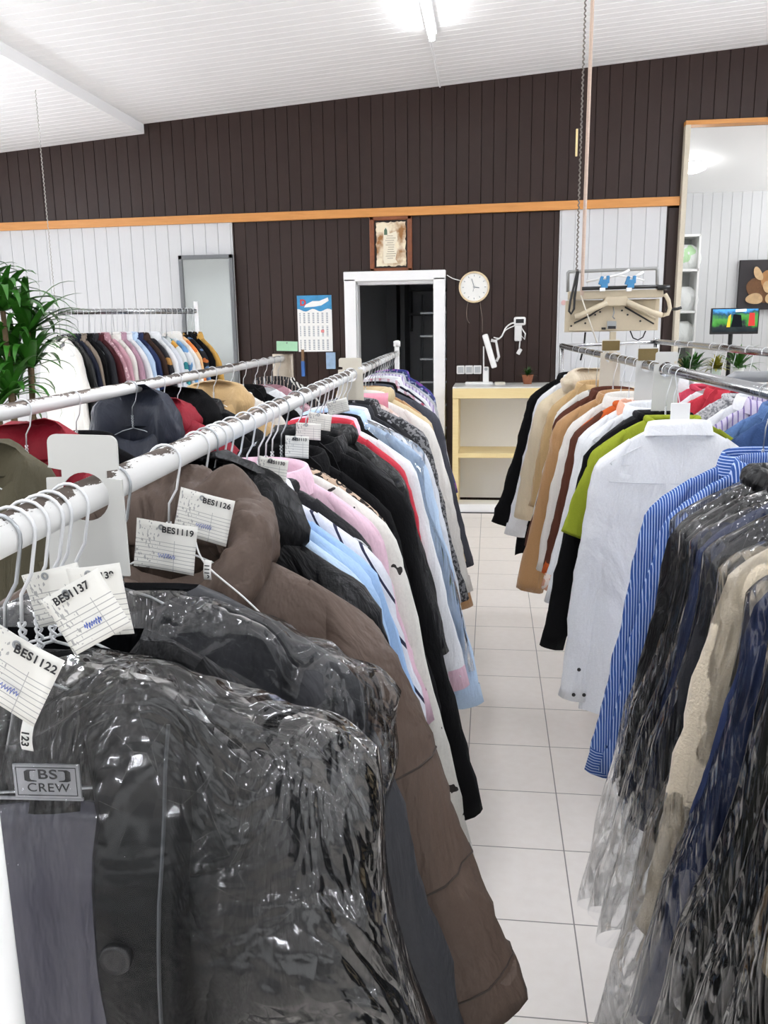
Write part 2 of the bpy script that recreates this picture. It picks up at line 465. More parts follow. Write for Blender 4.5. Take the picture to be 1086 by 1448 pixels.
b = MB(); b.box((0.2, 9.25, 1.3), (0.06, 2.6, 2.6)); struct(b.build('wall_store_right', DIM))
b = MB(); b.box((-0.9, 9.25, 2.63), (2.4, 2.7, 0.06)); struct(b.build('ceiling_store', DIM))
b = MB(); b.box((-1.13, 10.2, 1.05), (0.12, 0.75, 2.1)); b.box((-1.0, 10.1, 1.05), (0.05, 0.6, 2.1)); struct(b.build('trim_3', plain('store_grey_frame', '#6a6d70', 0.6)))
# ladder leaning in the store room
ld = thing('step_ladder', 'metal step ladder standing in the dark store room doorway', 'ladder', (-0.62, 9.6, 0))
for sx in (-0.17, 0.17):
    b = MB(); b.tube([(sx, -0.25, 0), (sx * 0.8, 0.12, 1.95)], 0.018, 8); b.build('side_rail', STEEL, ld)
for k in range(7):
    b = MB(); zz = 0.25 + k * 0.25; b.box((0, -0.25 + 0.37 * zz / 1.95, zz), (0.33, 0.07, 0.02)); b.build('step', STEEL, ld)
sh = thing('wall_shelf', 'grey shelf high on the back wall of the dark store room', 'shelf', (-0.72, 10.4, 1.75))
b = MB(); b.box((0.1, 0, 0), (0.7, 0.3, 0.025)); b.box((0.1, 0, 0.28), (0.7, 0.3, 0.025)); b.build('board', plain('shelf_grey', '#5c5f62', 0.6), sh)
for sx in (-0.24, 0.44):
    b = MB(); b.box((sx, 0.02, 0.05), (0.02, 0.26, 0.5)); b.build('bracket', plain('shelf_grey', '#5c5f62', 0.6), sh)
b = MB(); b.lathe((-0.48, 9.95, 0), [(0.2, 0), (0.24, 0.5), (0.16, 0.95), (0.06, 1.25), (0.02, 1.3)], 16)
o = b.build('draped_coat', fabric('khaki_cloth', '#8b7a58'), smooth=True); tag(o, 'khaki coat draped beside the ladder in the store room', 'coat')

# opening on the right into the front shop
b = MB(); b.box((1.592, W - 0.02, 1.6), (0.042, 0.12, 3.2)); struct(b.build('trim_4', CREAM_EDGE, bevel=0.003))
b = MB(); b.box((2.45, W - 0.02, 3.215), (1.76, 0.12, 0.035)); struct(b.build('trim_5', RAILWOOD, bevel=0.003))
W2 = 10.3
planks('wall_shop_back', 0.6, 5.0, 0, 3.02, W2, WHITE_WALL, pitch=0.105, groove=0.004)
b = MB(); b.add([(0.95, W + 0.07, 3.26), (5, W + 0.07, 3.26), (5, W2, 3.01), (0.95, W2, 3.01), (0.95, W + 0.07, 3.31), (5, W + 0.07, 3.31), (5, W2, 3.06), (0.95, W2, 3.06)], [(0, 1, 2, 3), (7, 6, 5, 4), (0, 4, 5, 1), (1, 5, 6, 2), (2, 6, 7, 3), (3, 7, 4, 0)]); struct(b.build('ceiling_shop', CEIL))
b = MB(); b.box((0.9, 9.12, 1.5), (0.06, 2.3, 3.0)); struct(b.build('wall_shop_left', WHITE_WALL))

# ------------------------------------------------------------------ lamps
def strip_light(x, y0, y1, zf, label, drop=0.0, lamp=None, group=None):
    t = thing('ceiling_light', label, 'ceiling light', (x, (y0 + y1) / 2, zf(x) - drop), 0, group)
    h = (y1 - y0) / 2
    b = MB(); b.box((0, 0, -0.022), (0.03 if drop else 0.07, 2 * h, 0.044)); b.build('housing', WHITE_GLOSS, t, bevel=0.006)
    b = MB(); b.tube([(0, -h + 0.02, -0.07), (0, h - 0.02, -0.07)], 0.021, 10); b.build('lamp_tube', lamp or LAMP, t)
    for s in (-1, 1):
        b = MB(); b.box((0, s * (h - 0.012), -0.06), (0.04, 0.024, 0.06)); b.build('end_cap', WHITE_GLOSS, t)
        if drop:
            b = MB(); b.tube([(0, s * h * 0.7, 0), (0, s * h * 0.7, drop)], 0.004, 6); b.build('suspension_wire', STEEL, t)


strip_light(-0.43, 4.75, 6.4, ceil_r, 'bright fluorescent strip light on the sloping white ceiling boards', lamp=emis('visible_tube', '#fbfdff', 12.0))
NEAR = emis('near_fill_tube', '#f5f8ff', 34.0)
for (x, y) in ((-0.43, 1.2), (-0.43, -2.0), (2.4, 1.2), (2.4, -2.0), (-3.4, 1.4), (-3.4, -2.0), (-6.2, 3.6), (-5.9, 1.0), (2.9, 4.0), (4.3, 4.0), (-4.9, 4.2)):  # unseen lamps added to brighten ceiling and floor; far left row inferred from reflection
    strip_light(x, y, y + 1.6, ceil_r if x > -3.117 else ceil_l, 'unseen fluorescent strip light, hung low to brighten the room and ceiling', 0.7, NEAR if y < 3 else LAMP, group='unseen strip lights brightening the room')
strip_light(3.6, 8.5, 9.9, lambda x: 3.04, 'unseen fluorescent strip light added to brighten the front shop', lamp=emis('shop_fill_tube', '#fbfdff', 45.0))  # added out of sight to lift the light in the front shop
b = MB()
b.box((-1.25, -4.55, 0.45), (12.6, 0.1, 0.9)); b.box((-1.25, -4.55, 3.35), (12.6, 0.1, 1.1))
for x in (-7.4, -4.3, -1.2, 1.9, 4.9): b.box((x, -4.55, 1.85), (0.3, 0.1, 1.9))
struct(b.build('wall_front', WHITE_WALL))
t = thing('dome_light', 'round white dome light on the front shop ceiling behind the opening', 'ceiling light', (at(974, 277, 9.1).x, 9.1, 3.12))
b = MB(); b.lathe((0, 0, 0), [(0.15, 0), (0.16, -0.03), (0.14, -0.06), (0.08, -0.085), (0.01, -0.09)], 24); b.build('shade', emis('dome_glow', '#ffffff', 9.0), t, True)
b = MB(); b.lathe((0, 0, 0), [(0.17, 0), (0.17, -0.015)], 24); b.build('base', WHITE_GLOSS, t)

# ------------------------------------------------------------------ things on the back wall
def on_wall(px, py, y=W - 0.03):
    return at(px, py, y)


# wall mirror
p0 = at(250, 361, W - 0.1); p1 = at(327, 358, W - 0.1); p2 = at(330, 506, W - 0.1)
w_ = p1.x - p0.x; h_ = p0.z - 0.9
t = thing('wall_mirror', 'tall grey-framed mirror leaning on the white plank wall at left', 'mirror', (p0.x + w_ / 2, W - 0.06, 0.9))
b = MB()
for s in (-1, 1): b.box((s * (w_ / 2 - 0.018), 0, h_ / 2), (0.036, 0.03, h_))
for z in (0.018, h_ - 0.018): b.box((0, 0, z), (w_, 0.03, 0.036))
b.build('frame', plain('grey_frame', '#6b6e70', 0.45), t, bevel=0.003)
b = MB(); b.box((0, 0.004, h_ / 2), (w_ - 0.06, 0.01, h_ - 0.06)); b.build('glass', plain('silvered_glass', '#a9adab', 0.12, 0.6, var=0.02), t)

# calendar
c0 = on_wall(419, 418); c1 = on_wall(470, 497)
cw, ch = c1.x - c0.x, c0.z - c1.z
t = thing('wall_calendar', 'three-month wall calendar with a blue header on the dark panelling', 'calendar', ((c0.x + c1.x) / 2, W - 0.006, c1.z))
b = MB(); b.box((0, 0, ch / 2), (cw, 0.006, ch)); b.build('sheet', PAPER, t)
b = MB(); n = 16
pts = [(-cw / 2, ch), (cw / 2, ch)] + [(cw / 2 - cw * k / n, ch * 0.74 + 0.012 * math.sin(k * 0.9)) for k in range(n + 1)]
b.prism(pts, -0.0045, -0.003); b.build('header', plain('calendar_blue', '#3f9fd6', 0.5, var=0.25, bscale=18), t)
b = MB(); pts = [(-cw * 0.25, ch * 0.84), (-cw * 0.05, ch * 0.9), (cw * 0.15, ch * 0.9), (cw * 0.4, ch * 0.96), (cw * 0.42, ch * 0.9), (cw * 0.2, ch * 0.82), (0, ch * 0.8), (-cw * 0.3, ch * 0.79)]
b.prism(pts, -0.006, -0.0045); b.build('banner', PAPER, t)
text_mesh('letter', 'D', 0.075, plain('calendar_red', '#d5362c', 0.5), t, (-cw * 0.33, -0.0055, ch * 0.87), 0.003)
GREYINK = plain('grey_print', '#8d949c', 0.7, var=0.0)
gm = NT('printed_day_grid'); gb = gm.n('ShaderNodeBsdfPrincipled', i_Roughness=0.7); tcg = gm.n('ShaderNodeTexCoord'); spg = gm.n('ShaderNodeSeparateXYZ'); gm.l(tcg.outputs['Object'], spg.inputs[0])
fx = gm.math('LESS_THAN', gm.math('FRACT', gm.math('MULTIPLY', gm.math('ADD', spg.outputs[0], 5.0), 1 / (cw * 0.133))), 0.42)
fz = gm.math('LESS_THAN', gm.math('FRACT', gm.math('MULTIPLY', gm.math('ADD', spg.outputs[2], 5.0), 1 / (ch * 0.032))), 0.6)
gm.l(gm.mixc(gm.math('MULTIPLY', fx, fz), lin('#efefeb'), lin('#8d949c')), gb.inputs['Base Color']); gm.l(gb.outputs[0], gm.out.inputs[0])
for m in range(3):
    b = MB(); b.box((0, -0.0036, ch * (0.60 - 0.235 * m)), (cw * 0.88, 0.001, ch * 0.19)); b.build('month_block', gm.m, t)
b = MB(); b.box((cw * 0.22, -0.0045, ch * 0.365), (0.03, 0.001, 0.024)); b.build('date_marker', plain('marker_red', '#e48b8b', 0.5), t)

# framed certificate
c0 = on_wall(522, 305); c1 = on_wall(583, 385)
cw, ch = c1.x - c0.x, c0.z - c1.z
t = thing('framed_certificate', 'parchment certificate in a carved brown wooden frame above the doorway', 'picture', ((c0.x + c1.x) / 2, W - 0.02, c1.z))
b = MB()
for s in (-1, 1): b.box((s * (cw / 2 - 0.021), 0, ch / 2), (0.042, 0.035, ch))
for z in (0.021, ch - 0.021): b.box((0, 0, z), (cw, 0.035, 0.042))
b.build('frame', FRAMEWOOD, t, bevel=0.006)
b = MB(); b.box((0, 0.005, ch / 2), (cw - 0.06, 0.01, ch - 0.06)); b.build('mount', plain('dark_mount', '#2c211c', 0.7), t)
pm = NT('stained_parchment'); pb = pm.n('ShaderNodeBsdfPrincipled', i_Roughness=0.7); tc = pm.n('ShaderNodeTexCoord')
nz = pm.n('ShaderNodeTexNoise', i_Scale=7.0, i_Detail=4.0); pm.l(tc.outputs['Object'], nz.inputs['Vector'])
cr = pm.n('ShaderNodeValToRGB'); cr.color_ramp.elements[0].position = 0.45; cr.color_ramp.elements[0].color = lin('#ece0c4'); cr.color_ramp.elements[1].position = 0.62; cr.color_ramp.elements[1].color = lin('#9a6a3a')
pm.l(nz.outputs[0], cr.inputs[0]); pm.l(cr.outputs[0], pb.inputs['Base Color']); pm.l(pb.outputs[0], pm.out.inputs[0])
b = MB(); random.seed(3)
iw, ih = cw / 2 - 0.058, ch / 2 - 0.058
pts = [(-iw + 2 * iw * k / 14, ih + random.uniform(-.006, .006)) for k in range(15)] + [(iw + random.uniform(-.006, .006), ih - 2 * ih * k / 18) for k in range(1, 18)] + \
      [(iw - 2 * iw * k / 14, -ih + random.uniform(-.006, .006)) for k in range(15)] + [(-iw + random.uniform(-.006, .006), -ih + 2 * ih * k / 18) for k in range(1, 18)]
b.prism([(x, z + ch / 2) for x, z in pts], -0.004, 0.0); b.build('parchment', pm.m, t)
b = MB(); pts = [(-0.07, -0.14), (-0.065, 0.1), (-0.045, 0.14), (-0.02, 0.13), (-0.01, 0.08), (0.05, 0.1), (0.06, 0.03), (0.035, -0.02), (0.055, -0.06), (0.04, -0.14), (0.06, -0.17), (-0.06, -0.175)]
b.prism([(x, z + ch / 2 + 0.01) for x, z in pts], -0.0055, -0.004); b.build('paper_scrap', plain('cream_paper', '#efe6d0', 0.7, var=0.05), t)
b = MB()
for k in range(11): b.box((random.uniform(-.012, .004), -0.006, ch / 2 + 0.07 - k * 0.019), (random.uniform(.05, .085), 0.001, 0.004))
b.build('written_lines', plain('sepia_ink', '#8f8470', 0.7), t)
b = MB(); b.prism([(-0.06, ch / 2 + 0.08), (-0.058, ch / 2 + 0.12), (-0.045, ch / 2 + 0.14), (-0.032, ch / 2 + 0.12), (-0.03, ch / 2 + 0.08)], -0.0068, -0.0055); b.build('emblem', plain('dull_green', '#55705a', 0.6), t)

# clock
cc = on_wall(670.5, 406); R_ = 0.136
t = thing('wall_clock', 'round white wall clock with a pale wooden rim', 'clock', (cc.x, W - 0.025, cc.z))
b = MB(); rings = []
for k in range(48):
    a = 2 * PI * k / 48
    rings.append([Vector((math.cos(a) * r, y, math.sin(a) * r)) for r, y in ((R_, 0.02), (R_, -0.014), (R_ - 0.006, -0.02), (R_ - 0.016, -0.016), (R_ - 0.016, 0.02))])
rings.append(rings[0]); b.rings(rings, closed=True); b.build('rim', wood('clock_rim', '#e6d5b5', '#d4bd94', 8.0), t, True)
b = MB(); b.lathe((0, 0, 0), [(R_ - 0.012, 0.01), (R_ - 0.012, -0.004)], 48, 'y'); b.build('dial', PAPER, t)
b = MB()
for k in range(12):
    a = k * PI / 6; rot = Matrix.Rotation(-a, 3, 'Y'); b.box(rot @ Vector((0, -0.006, 0.098)), (0.006, 0.002, 0.014), rot)
b.build('hour_marks', plain('mark_grey', '#9aa4ad', 0.6), t)
for nm, a, L_, w_ in (('minute_hand', -17, 0.085, 0.005), ('hour_hand', 98, 0.055, 0.007), ('second_hand', 195, 0.05, 0.003)):
    rot = Matrix.Rotation(math.radians(a), 3, 'Y'); b = MB(); b.box(rot @ Vector((0, -0.009, L_ / 2 - 0.01)), (w_, 0.002, L_), rot); b.build(nm, plain('hand_grey', '#6c747a', 0.4), t)
b = MB(); b.lathe((0, 0, 0), [(0.008, -0.004), (0.008, -0.012)], 12, 'y'); b.build('hub', GREYPL, t)

def wpath(pts, y): return [at(px, py, y) for px, py in pts]


def cable(name, pts, r, mat, label, cat='cable', group=None):
    b = MB()
    P = [Vector(p) for p in pts]; Q = []
    for i in range(len(P) - 1):
        p0 = P[max(i - 1, 0)]; p1 = P[i]; p2 = P[i + 1]; p3 = P[min(i + 2, len(P) - 1)]
        for k in range(6):
            u = k / 6
            Q.append(0.5 * ((2 * p1) + (p2 - p0) * u + (2 * p0 - 5 * p1 + 4 * p2 - p3) * u * u + (3 * p1 - p0 - 3 * p2 + p3) * u ** 3))
    Q.append(P[-1]); b.tube(Q, r, 6); o = b.build(name, mat, smooth=True); tag(o, label, cat, group); return o


cable('loose_wire', wpath([(662, 427), (660, 440), (661, 452), (664, 457)], W - 0.015), 0.0035, plain('brown_cord', '#7d6f66', 0.6), 'short loose wire hanging below the left of the wall clock')
cable('clock_wire', wpath([(679, 427), (680, 437), (682, 450), (682, 470)], W - 0.015), 0.0035, plain('brown_cord', '#7d6f66', 0.6), 'longer loose wire hanging below the right of the wall clock')
cable('white_wire', wpath([(632, 389), (641, 394), (652, 397)], W - 0.015), 0.004, PLASTIC, 'thin white wire running from the doorway frame to the clock')

# triple socket
s0 = on_wall(645.5, 517); s1 = on_wall(681, 529)
t = thing('wall_socket', 'white triple wall socket on the dark panelling above the counter', 'socket', ((s0.x + s1.x) / 2, W - 0.012, (s0.z + s1.z) / 2))
sw = (s1.x - s0.x) / 3
for k in (-1, 0, 1):
    b = MB(); b.box((k * sw, 0, 0), (sw * 0.96, 0.024, s0.z - s1.z)); p = b.build('frame', PLASTIC, t, bevel=0.008)
    b = MB(); b.box((k * sw, -0.013, 0), (sw * 0.66, 0.006, (s0.z - s1.z) * 0.66)); b.build('rocker', plain('socket_grey', '#c3c7c8', 0.4), p, bevel=0.004)

# card terminal on the wall with cable
c0 = at(735, 454, W - 0.04)
t = thing('wall_terminal', 'white wall-mounted handset with a small black display', 'handset', (c0.x, W - 0.03, c0.z))
b = MB(); b.box((0, 0, 0), (0.105, 0.05, 0.075)); b.build('head', PLASTIC, t, bevel=0.015)
b = MB(); b.box((0, -0.026, 0), (0.07, 0.006, 0.035)); b.build('display', BLACKPL, t)
b = MB(); b.box((-0.012, 0.005, -0.1), (0.065, 0.03, 0.15)); b.build('holder', PLASTIC, t, bevel=0.01)
b = MB(); b.tube([(0.015, -0.02, -0.06), (0.05, -0.03, -0.11), (0.045, -0.03, -0.16), (0.01, -0.03, -0.12), (0.002, -0.03, -0.2), (0, -0.03, -0.24)], 0.006, 8); b.build('lead', PLASTIC, t, True)
b = MB(); b.box((0.0, -0.03, -0.265), (0.035, 0.03, 0.055), Matrix.Rotation(0.5, 3, 'Y')); b.build('plug', PLASTIC, t, bevel=0.006)
cable('coiled_lead', wpath([(729, 456), (722, 458), (715, 464), (709, 476), (701, 481), (695, 480)], W - 0.1), 0.007, PLASTIC, 'white lead looping from the wall handset to the tilted scanner')
cable('thin_lead', wpath([(729, 460), (720, 464), (714, 468), (707, 478), (698, 477)], W - 0.11), 0.005, PLASTIC, 'thinner white lead under the looping scanner lead')

# ------------------------------------------------------------------ counter
zc = 1.097
c_l = -0.322; c_r = 1.45
t = thing('counter', 'pine-edged white counter with open shelves against the dark wall', 'counter', (0.55, 7.57, 0))
b = MB(); b.box(((c_l + c_r) / 2 - 0.55, -0.0, zc - 0.012), (c_r - c_l, 0.55, 0.024)); b.build('worktop', plain('pale_grey_laminate', '#d7d7d4', 0.3, var=0.02), t, bevel=0.002)
b = MB(); b.box(((c_l + c_r) / 2 - 0.55, -0.265, zc - 0.055), (c_r - c_l, 0.03, 0.085)); b.build('front_rail', PINE, t, bevel=0.003)
for x in (c_l + 0.025, c_r - 0.025):
    b = MB(); b.box((x - 0.55, -0.01, (zc - 0.06) / 2), (0.05, 0.5, zc - 0.07)); b.build('side_panel', PINE, t, bevel=0.002)
b = MB(); b.box(((c_l + c_r) / 2 - 0.55, 0.2, zc / 2), (c_r - c_l - 0.06, 0.02, zc - 0.1)); b.build('back_panel', LAMINATE, t)
zs = at(690, 641, 7.33).z
b = MB(); b.box(((c_l + c_r) / 2 - 0.55, -0.03, zs - 0.02), (c_r - c_l - 0.1, 0.44, 0.04)); b.build('shelf', PINE, t, bevel=0.002)
b = MB(); b.box(((c_l + c_r) / 2 - 0.55, -0.16, 0.04), (c_r - c_l - 0.1, 0.2, 0.075)); b.build('plinth', LAMINATE, t)
b = MB(); b.box(((c_l + c_r) / 2 - 0.55, -0.262, 0.004), (c_r - c_l - 0.1, 0.02, 0.008)); b.build('floor_seal', BLACKPL, t)

# scanner on a stand
q = at(687, 538, 7.6)
t = thing('counter_scanner', 'white tilted flat scanner on a stand on the counter', 'scanner', (q.x, 7.6, zc))
b = MB(); b.box((-0.06, 0, 0.012), (0.24, 0.1, 0.022)); b.build('base', PLASTIC, t, bevel=0.006)
b = MB(); b.box((0, 0, 0.08), (0.052, 0.05, 0.15)); b.build('post', PLASTIC, t, bevel=0.01)
b = MB(); b.lathe((0, -0.028, 0.135), [(0.014, 0.004), (0.014, -0.004)], 16, 'y'); b.build('button', GREYPL, t)
b = MB(); b.tube([(-0.02, 0, 0.14), (-0.022, 0, 0.33)], 0.006, 8); b.build('rod', PLASTIC, t)
rot = Matrix.Rotation(math.radians(-17), 3, 'Y')
b = MB(); b.box((0.03, -0.01, 0.29), (0.05, 0.13, 0.3), rot); b.build('panel', PLASTIC, t, bevel=0.012)
b = MB(); b.tube([(0.04, 0, 0.38), (0.085, 0, 0.37), (0.11, 0, 0.24), (0.09, 0, 0.2)], 0.012, 8); b.build('bracket', PLASTIC, t, True)
q = at(707, 542, 7.55)
b = MB(); b.box((q.x, 7.6, zc + 0.01), (0.09, 0.1, 0.02)); tag(b.build('paper_stack', plain('off_white_paper', '#e3ddcd', 0.7), bevel=0.002), 'small stack of papers beside the scanner on the counter', 'papers')


def leaf_plant(b, c, n, L, wid, rnd, droop=0.6, up=0.5, twist=True):
    for k in range(n):
        a = rnd.uniform(0, 2 * PI); l_ = L * rnd.uniform(0.65, 1.1); e = rnd.uniform(0.25, 1.25) * up
        d = Vector((math.cos(a), math.sin(a), 0)); side = Vector((-math.sin(a), math.cos(a), 0))
        row = []; p = Vector(c); el = math.pi / 2 * (1 - rnd.uniform(0.1, 1.0) * (1 - e * 0.3)); m = 9
        dr = droop * rnd.uniform(0.5, 1.5)
        for j in range(m + 1):
            u = j / m
            w = wid * (math.sin(PI * min(1, u * 0.93 + 0.07)) ** 0.6) * (1 - u * 0.35)
            mid = p + Vector((0, 0, -w * 0.25))
            row.append([p - side * w, mid, p + side * w])
            el2 = el - dr * 2.0 * u * u
            p = p + (d * math.cos(el2) + Vector((0, 0, 1)) * math.sin(el2)) * (l_ / m)
        b.rings(row, closed=False)


GREEN = plain('leaf_green', '#3f7a2a', 0.4, var=0.35, bscale=9)
GREEN2 = plain('leaf_dark_green', '#2d5a22', 0.4, var=0.35, bscale=9)
TERRA = plain('terracotta', '#a8694a', 0.7)
q = at(746, 537, 7.65)
t = thing('potted_plant', 'small leafy plant in a terracotta pot on the counter', 'plant', (q.x, 7.65, zc))
b = MB(); b.lathe((0, 0, 0), [(0.035, 0), (0.05, 0.075), (0.054, 0.08), (0.046, 0.08), (0.04, 0.06)], 20); b.build('pot', TERRA, t, True)
b = MB(); leaf_plant(b, (0, 0, 0.07), 46, 0.1, 0.008, random.Random(5), 0.5); b.build('foliage', GREEN2, t, True)

# ------------------------------------------------------------------ bagging machine, cords
YM = 5.45
def mp_(px, py, y=YM): return at(px, py, y)
def mx(px, py, y=YM):
    v = at(px, py, y); return (v.x, v.z)


ctr = mp_(868, 470)
t = thing('bagging_machine', 'beige garment bagging machine with shoulder-shaped arms by the right rail', 'machine', (ctr.x, YM, 0))
O = Vector((ctr.x, YM, 0))
def mloc(px, py, dy=0): return mp_(px, py) - O + Vector((0, dy, 0))


def mtube(nm, pts, r, mat, dy=0, sm=True):
    b = MB(); b.tube([mloc(px, py, dy) for px, py in pts], r, 10); return b.build(nm, mat, t, sm)


def mprism(nm, pts, y0, y1, mat, bev=0.0):
    b = MB(); b.prism([(mloc(px, py).x, mloc(px, py).z) for px, py in pts], y0, y1); return b.build(nm, mat, t, bevel=bev)


mtube('top_frame', [(805, 412), (805, 385), (807, 383), (932, 378), (934, 380), (934, 412)], 0.011, plain('grey_tube', '#9b9c9a', 0.4, 0.3), 0.1)
mprism('back_plate', [(801, 425), (936, 422), (933, 467), (799, 470)], 0.06, 0.075, BEIGE, 0.003)
mprism('shade_plate', [(806, 424), (930, 424), (928, 440), (808, 452)], 0.052, 0.06, BEIGE2)  # darker beige stands in for the brownish shadow below the head bar
mprism('apron', [(806, 463), (855, 432), (895, 432), (926, 460), (926, 467), (806, 468)], 0.02, 0.05, BEIGE, 0.002)
mprism('head_bar', [(804, 412), (937, 409), (938, 420), (804, 424)], -0.02, 0.07, BEIGE, 0.004)
mprism('centre_block', [(856, 420), (884, 419), (893, 432), (848, 433)], -0.05, 0.04, BEIGE, 0.004)
mtube('shoulder_arm', [(857, 428), (840, 436), (820, 446), (812, 448)], 0.017, BEIGE, -0.05)
mtube('shoulder_arm', [(885, 427), (900, 434), (920, 442), (934, 446)], 0.017, BEIGE, -0.05)
mtube('side_loop', [(934, 446), (942, 444), (945, 436), (943, 425), (938, 416)], 0.012, BEIGE, -0.05)
mtube('heating_bar', [(812, 457), (835, 446), (853, 434)], 0.005, BLACKPL, 0.01)
mtube('heating_bar', [(884, 434), (903, 445), (925, 458)], 0.005, BLACKPL, 0.01)
mtube('guide_rail', [(889, 432), (908, 441), (927, 451)], 0.008, BEIGE2, 0.01)
mtube('film_roller', [(822, 408.5), (930, 405.5)], 0.011, BLACKPL, -0.04)
mtube('roller_handle', [(928, 407), (945, 407)], 0.016, BLACKPL, -0.04)
mtube('side_hook', [(940, 438), (956, 437), (962, 435)], 0.009, BLACKPL, -0.03)
CLIP = plain('blue_clip', '#3e86b8', 0.4)
for px in (853, 890):
    c = mloc(px, 402, -0.05)
    b = MB(); b.box(c, (0.04, 0.03, 0.05)); b.box(c + Vector((-0.02, 0, 0.02)), (0.018, 0.03, 0.05), Matrix.Rotation(0.3, 3, 'Y')); b.box(c + Vector((0.02, 0, 0.025)), (0.018, 0.03, 0.045)); b.build('clip', CLIP, t, bevel=0.004)
    b = MB(); b.box(mloc(px - 3, 410, -0.06), (0.03, 0.03, 0.02)); b.build('clip_foot', PLASTIC, t)
mtube('white_arm', [(829, 398), (860, 392), (880, 387), (891, 381)], 0.007, PLASTIC, 0.02)
mtube('white_arm', [(872, 389), (895, 392), (912, 396)], 0.005, PLASTIC, 0.02)
mtube('white_arm', [(896, 393), (911, 384)], 0.008, PLASTIC, 0.02)
mprism('switch_plate', [(859, 454), (872, 454), (872, 465), (859, 465)], 0.012, 0.02, GREYPL)
mprism('rating_plate', [(860, 461), (871, 461), (871, 465), (860, 465)], 0.008, 0.012, BLACKPL)
mprism('small_plate', [(851, 463), (857, 463), (857, 466), (851, 466)], 0.012, 0.02, BLACKPL)
mtube('hook_chain', [(867, 434), (868, 442), (866, 448), (869, 451)], 0.004, STEEL, -0.01)
b = MB()
for px, py in ((849, 441), (842, 445), (880, 439), (888, 445), (828, 457), (906, 454), (808, 461)):
    b.lathe(mloc(px, py, 0.0), [(0.006, 0.02), (0.006, 0.012)], 8, 'y')
b.build('bolt_heads', BLACKPL, t)
b = MB(); b.box((0.0, 0.04, mloc(868, 470).z / 2), (0.035, 0.035, mloc(868, 468).z)); b.build('column', BEIGE, t)
b = MB(); b.box((0.0, 0.04, 0.02), (0.5, 0.4, 0.04)); b.build('foot', BEIGE, t, bevel=0.005)
mtube('power_lead', [(893, 468), (897, 478), (904, 481), (911, 477), (915, 468)], 0.004, BLACKPL, 0.05)
mtube('power_lead', [(829, 470), (827, 490), (822, 510)], 0.006, BLACKPL, 0.05)
mtube('tension_strap', [(816, 381), (812, 400), (806, 425), (804, 440), (807, 444), (811, 437), (812, 420), (815, 400), (817, 384)], 0.007, BLACKPL, -0.03)
mtube('pull_string', [(820, 418), (830, 448), (843, 486)], 0.004, plain('string', '#d9d3c5', 0.7), -0.06)

xr = mp_(817, 200)
xt = ceil_r(xr.x)
b = MB(); p_lo = mp_(822, 418); b.tube([(p_lo.x, YM - 0.03, p_lo.z), (p_lo.x + 0.004, YM - 0.03, xt)], 0.011, 10)
tag(b.build('hanging_rod', wood('pinkish_wood', '#cdb8a8', '#b59c8b', 5.0)), 'thin pale wooden rod hanging from the ceiling down to the bagging machine', 'rod')
b = MB(); p_lo = mp_(814, 384)
zt_ = mp_(816, 0).z
n = 260; path = [(p_lo.x + 0.004 * math.cos(k * 1.3), YM - 0.06 + 0.004 * math.sin(k * 1.3), p_lo.z + (min(zt_, xt) - p_lo.z) * k / n) for k in range(n + 1)]
b.tube(path, 0.0045, 6)
tag(b.build('twisted_cord', plain('grey_cord', '#77716a', 0.7), smooth=True), 'twisted grey cord beside the wooden rod above the bagging machine', 'cord')
b = MB(); q = mp_(816.5, 220); b.box((q.x - 0.012, YM - 0.06, q.z + 0.06), (0.012, 0.012, 0.15)); tag(b.build('cord_toggle', PINE, bevel=0.003), 'small wooden toggle on the cord above the bagging machine', 'toggle')
q = at(797, 428, W - 0.018); b = MB(); b.lathe(q, [(0.022, 0.0), (0.022, -0.003)], 20, 'y'); tag(b.build('round_sticker', plain('faded_red_sticker', '#d9b0ae', 0.6)), 'small faded red round sticker on the white planks left of the bagging machine', 'sticker')
# thin chain on the left
q = at(66, 300, 6.3)
n = 200; path = [(q.x + 0.003 * math.cos(k * 1.7), 6.3 + 0.003 * math.sin(k * 1.7), 1.75 + (ceil_l(q.x) - 1.75) * k / n) for k in range(n + 1)]
b = MB(); b.tube(path, 0.003, 5); tag(b.build('hanging_chain', plain('pale_chain', '#b9b6b0', 0.4, 0.4)), 'thin pale chain hanging from the ceiling above the far left rack', 'chain')

# ------------------------------------------------------------------ front shop seen through the opening
t = thing('shop_cabinet', 'tall white cabinet with open shelves at the left of the shop opening', 'cabinet', (2.05, 10.05, 0))
b = MB(); b.box((0.16, 0, 1.26), (0.02, 0.4, 2.52)); b.box((-0.3, 0, 1.26), (0.02, 0.4, 2.52)); b.build('side_panel', LAMINATE, t)
b = MB(); b.box((-0.07, 0.19, 1.26), (0.46, 0.02, 2.52)); b.build('back_panel', plain('cabinet_grey', '#b9bcb9', 0.5), t)
for z in (0.5, 1.0, 1.35, 1.72, 2.16, 2.52):
    b = MB(); b.box((-0.07, 0, z), (0.46, 0.4, 0.025)); b.build('shelf_board', LAMINATE, t)
def bagged(nm, label, px, py, y, w, h, mat, seed):
    q = at(px, py, y); b = MB(); rings = []; rnd = random.Random(seed)
    for j in range(9):
        u = j / 8; r = (math.sin(PI * (0.12 + 0.8 * u)) ** 0.6) * w / 2
        rings.append([(q.x + r * math.cos(2 * PI * k / 14) * (1 + 0.12 * math.sin(k * 2.3 + seed)), y + 0.7 * r * math.sin(2 * PI * k / 14), q.z + h * u) for k in range(14)])
    b.rings(rings, True, True, True); o = b.build(nm, mat, smooth=True); tag(o, label, 'bag'); return o
WB = fabric('white_bag', '#eef1ee', 0.5, ('blotch', '#b9dcae', 6.0, 0.62)); 
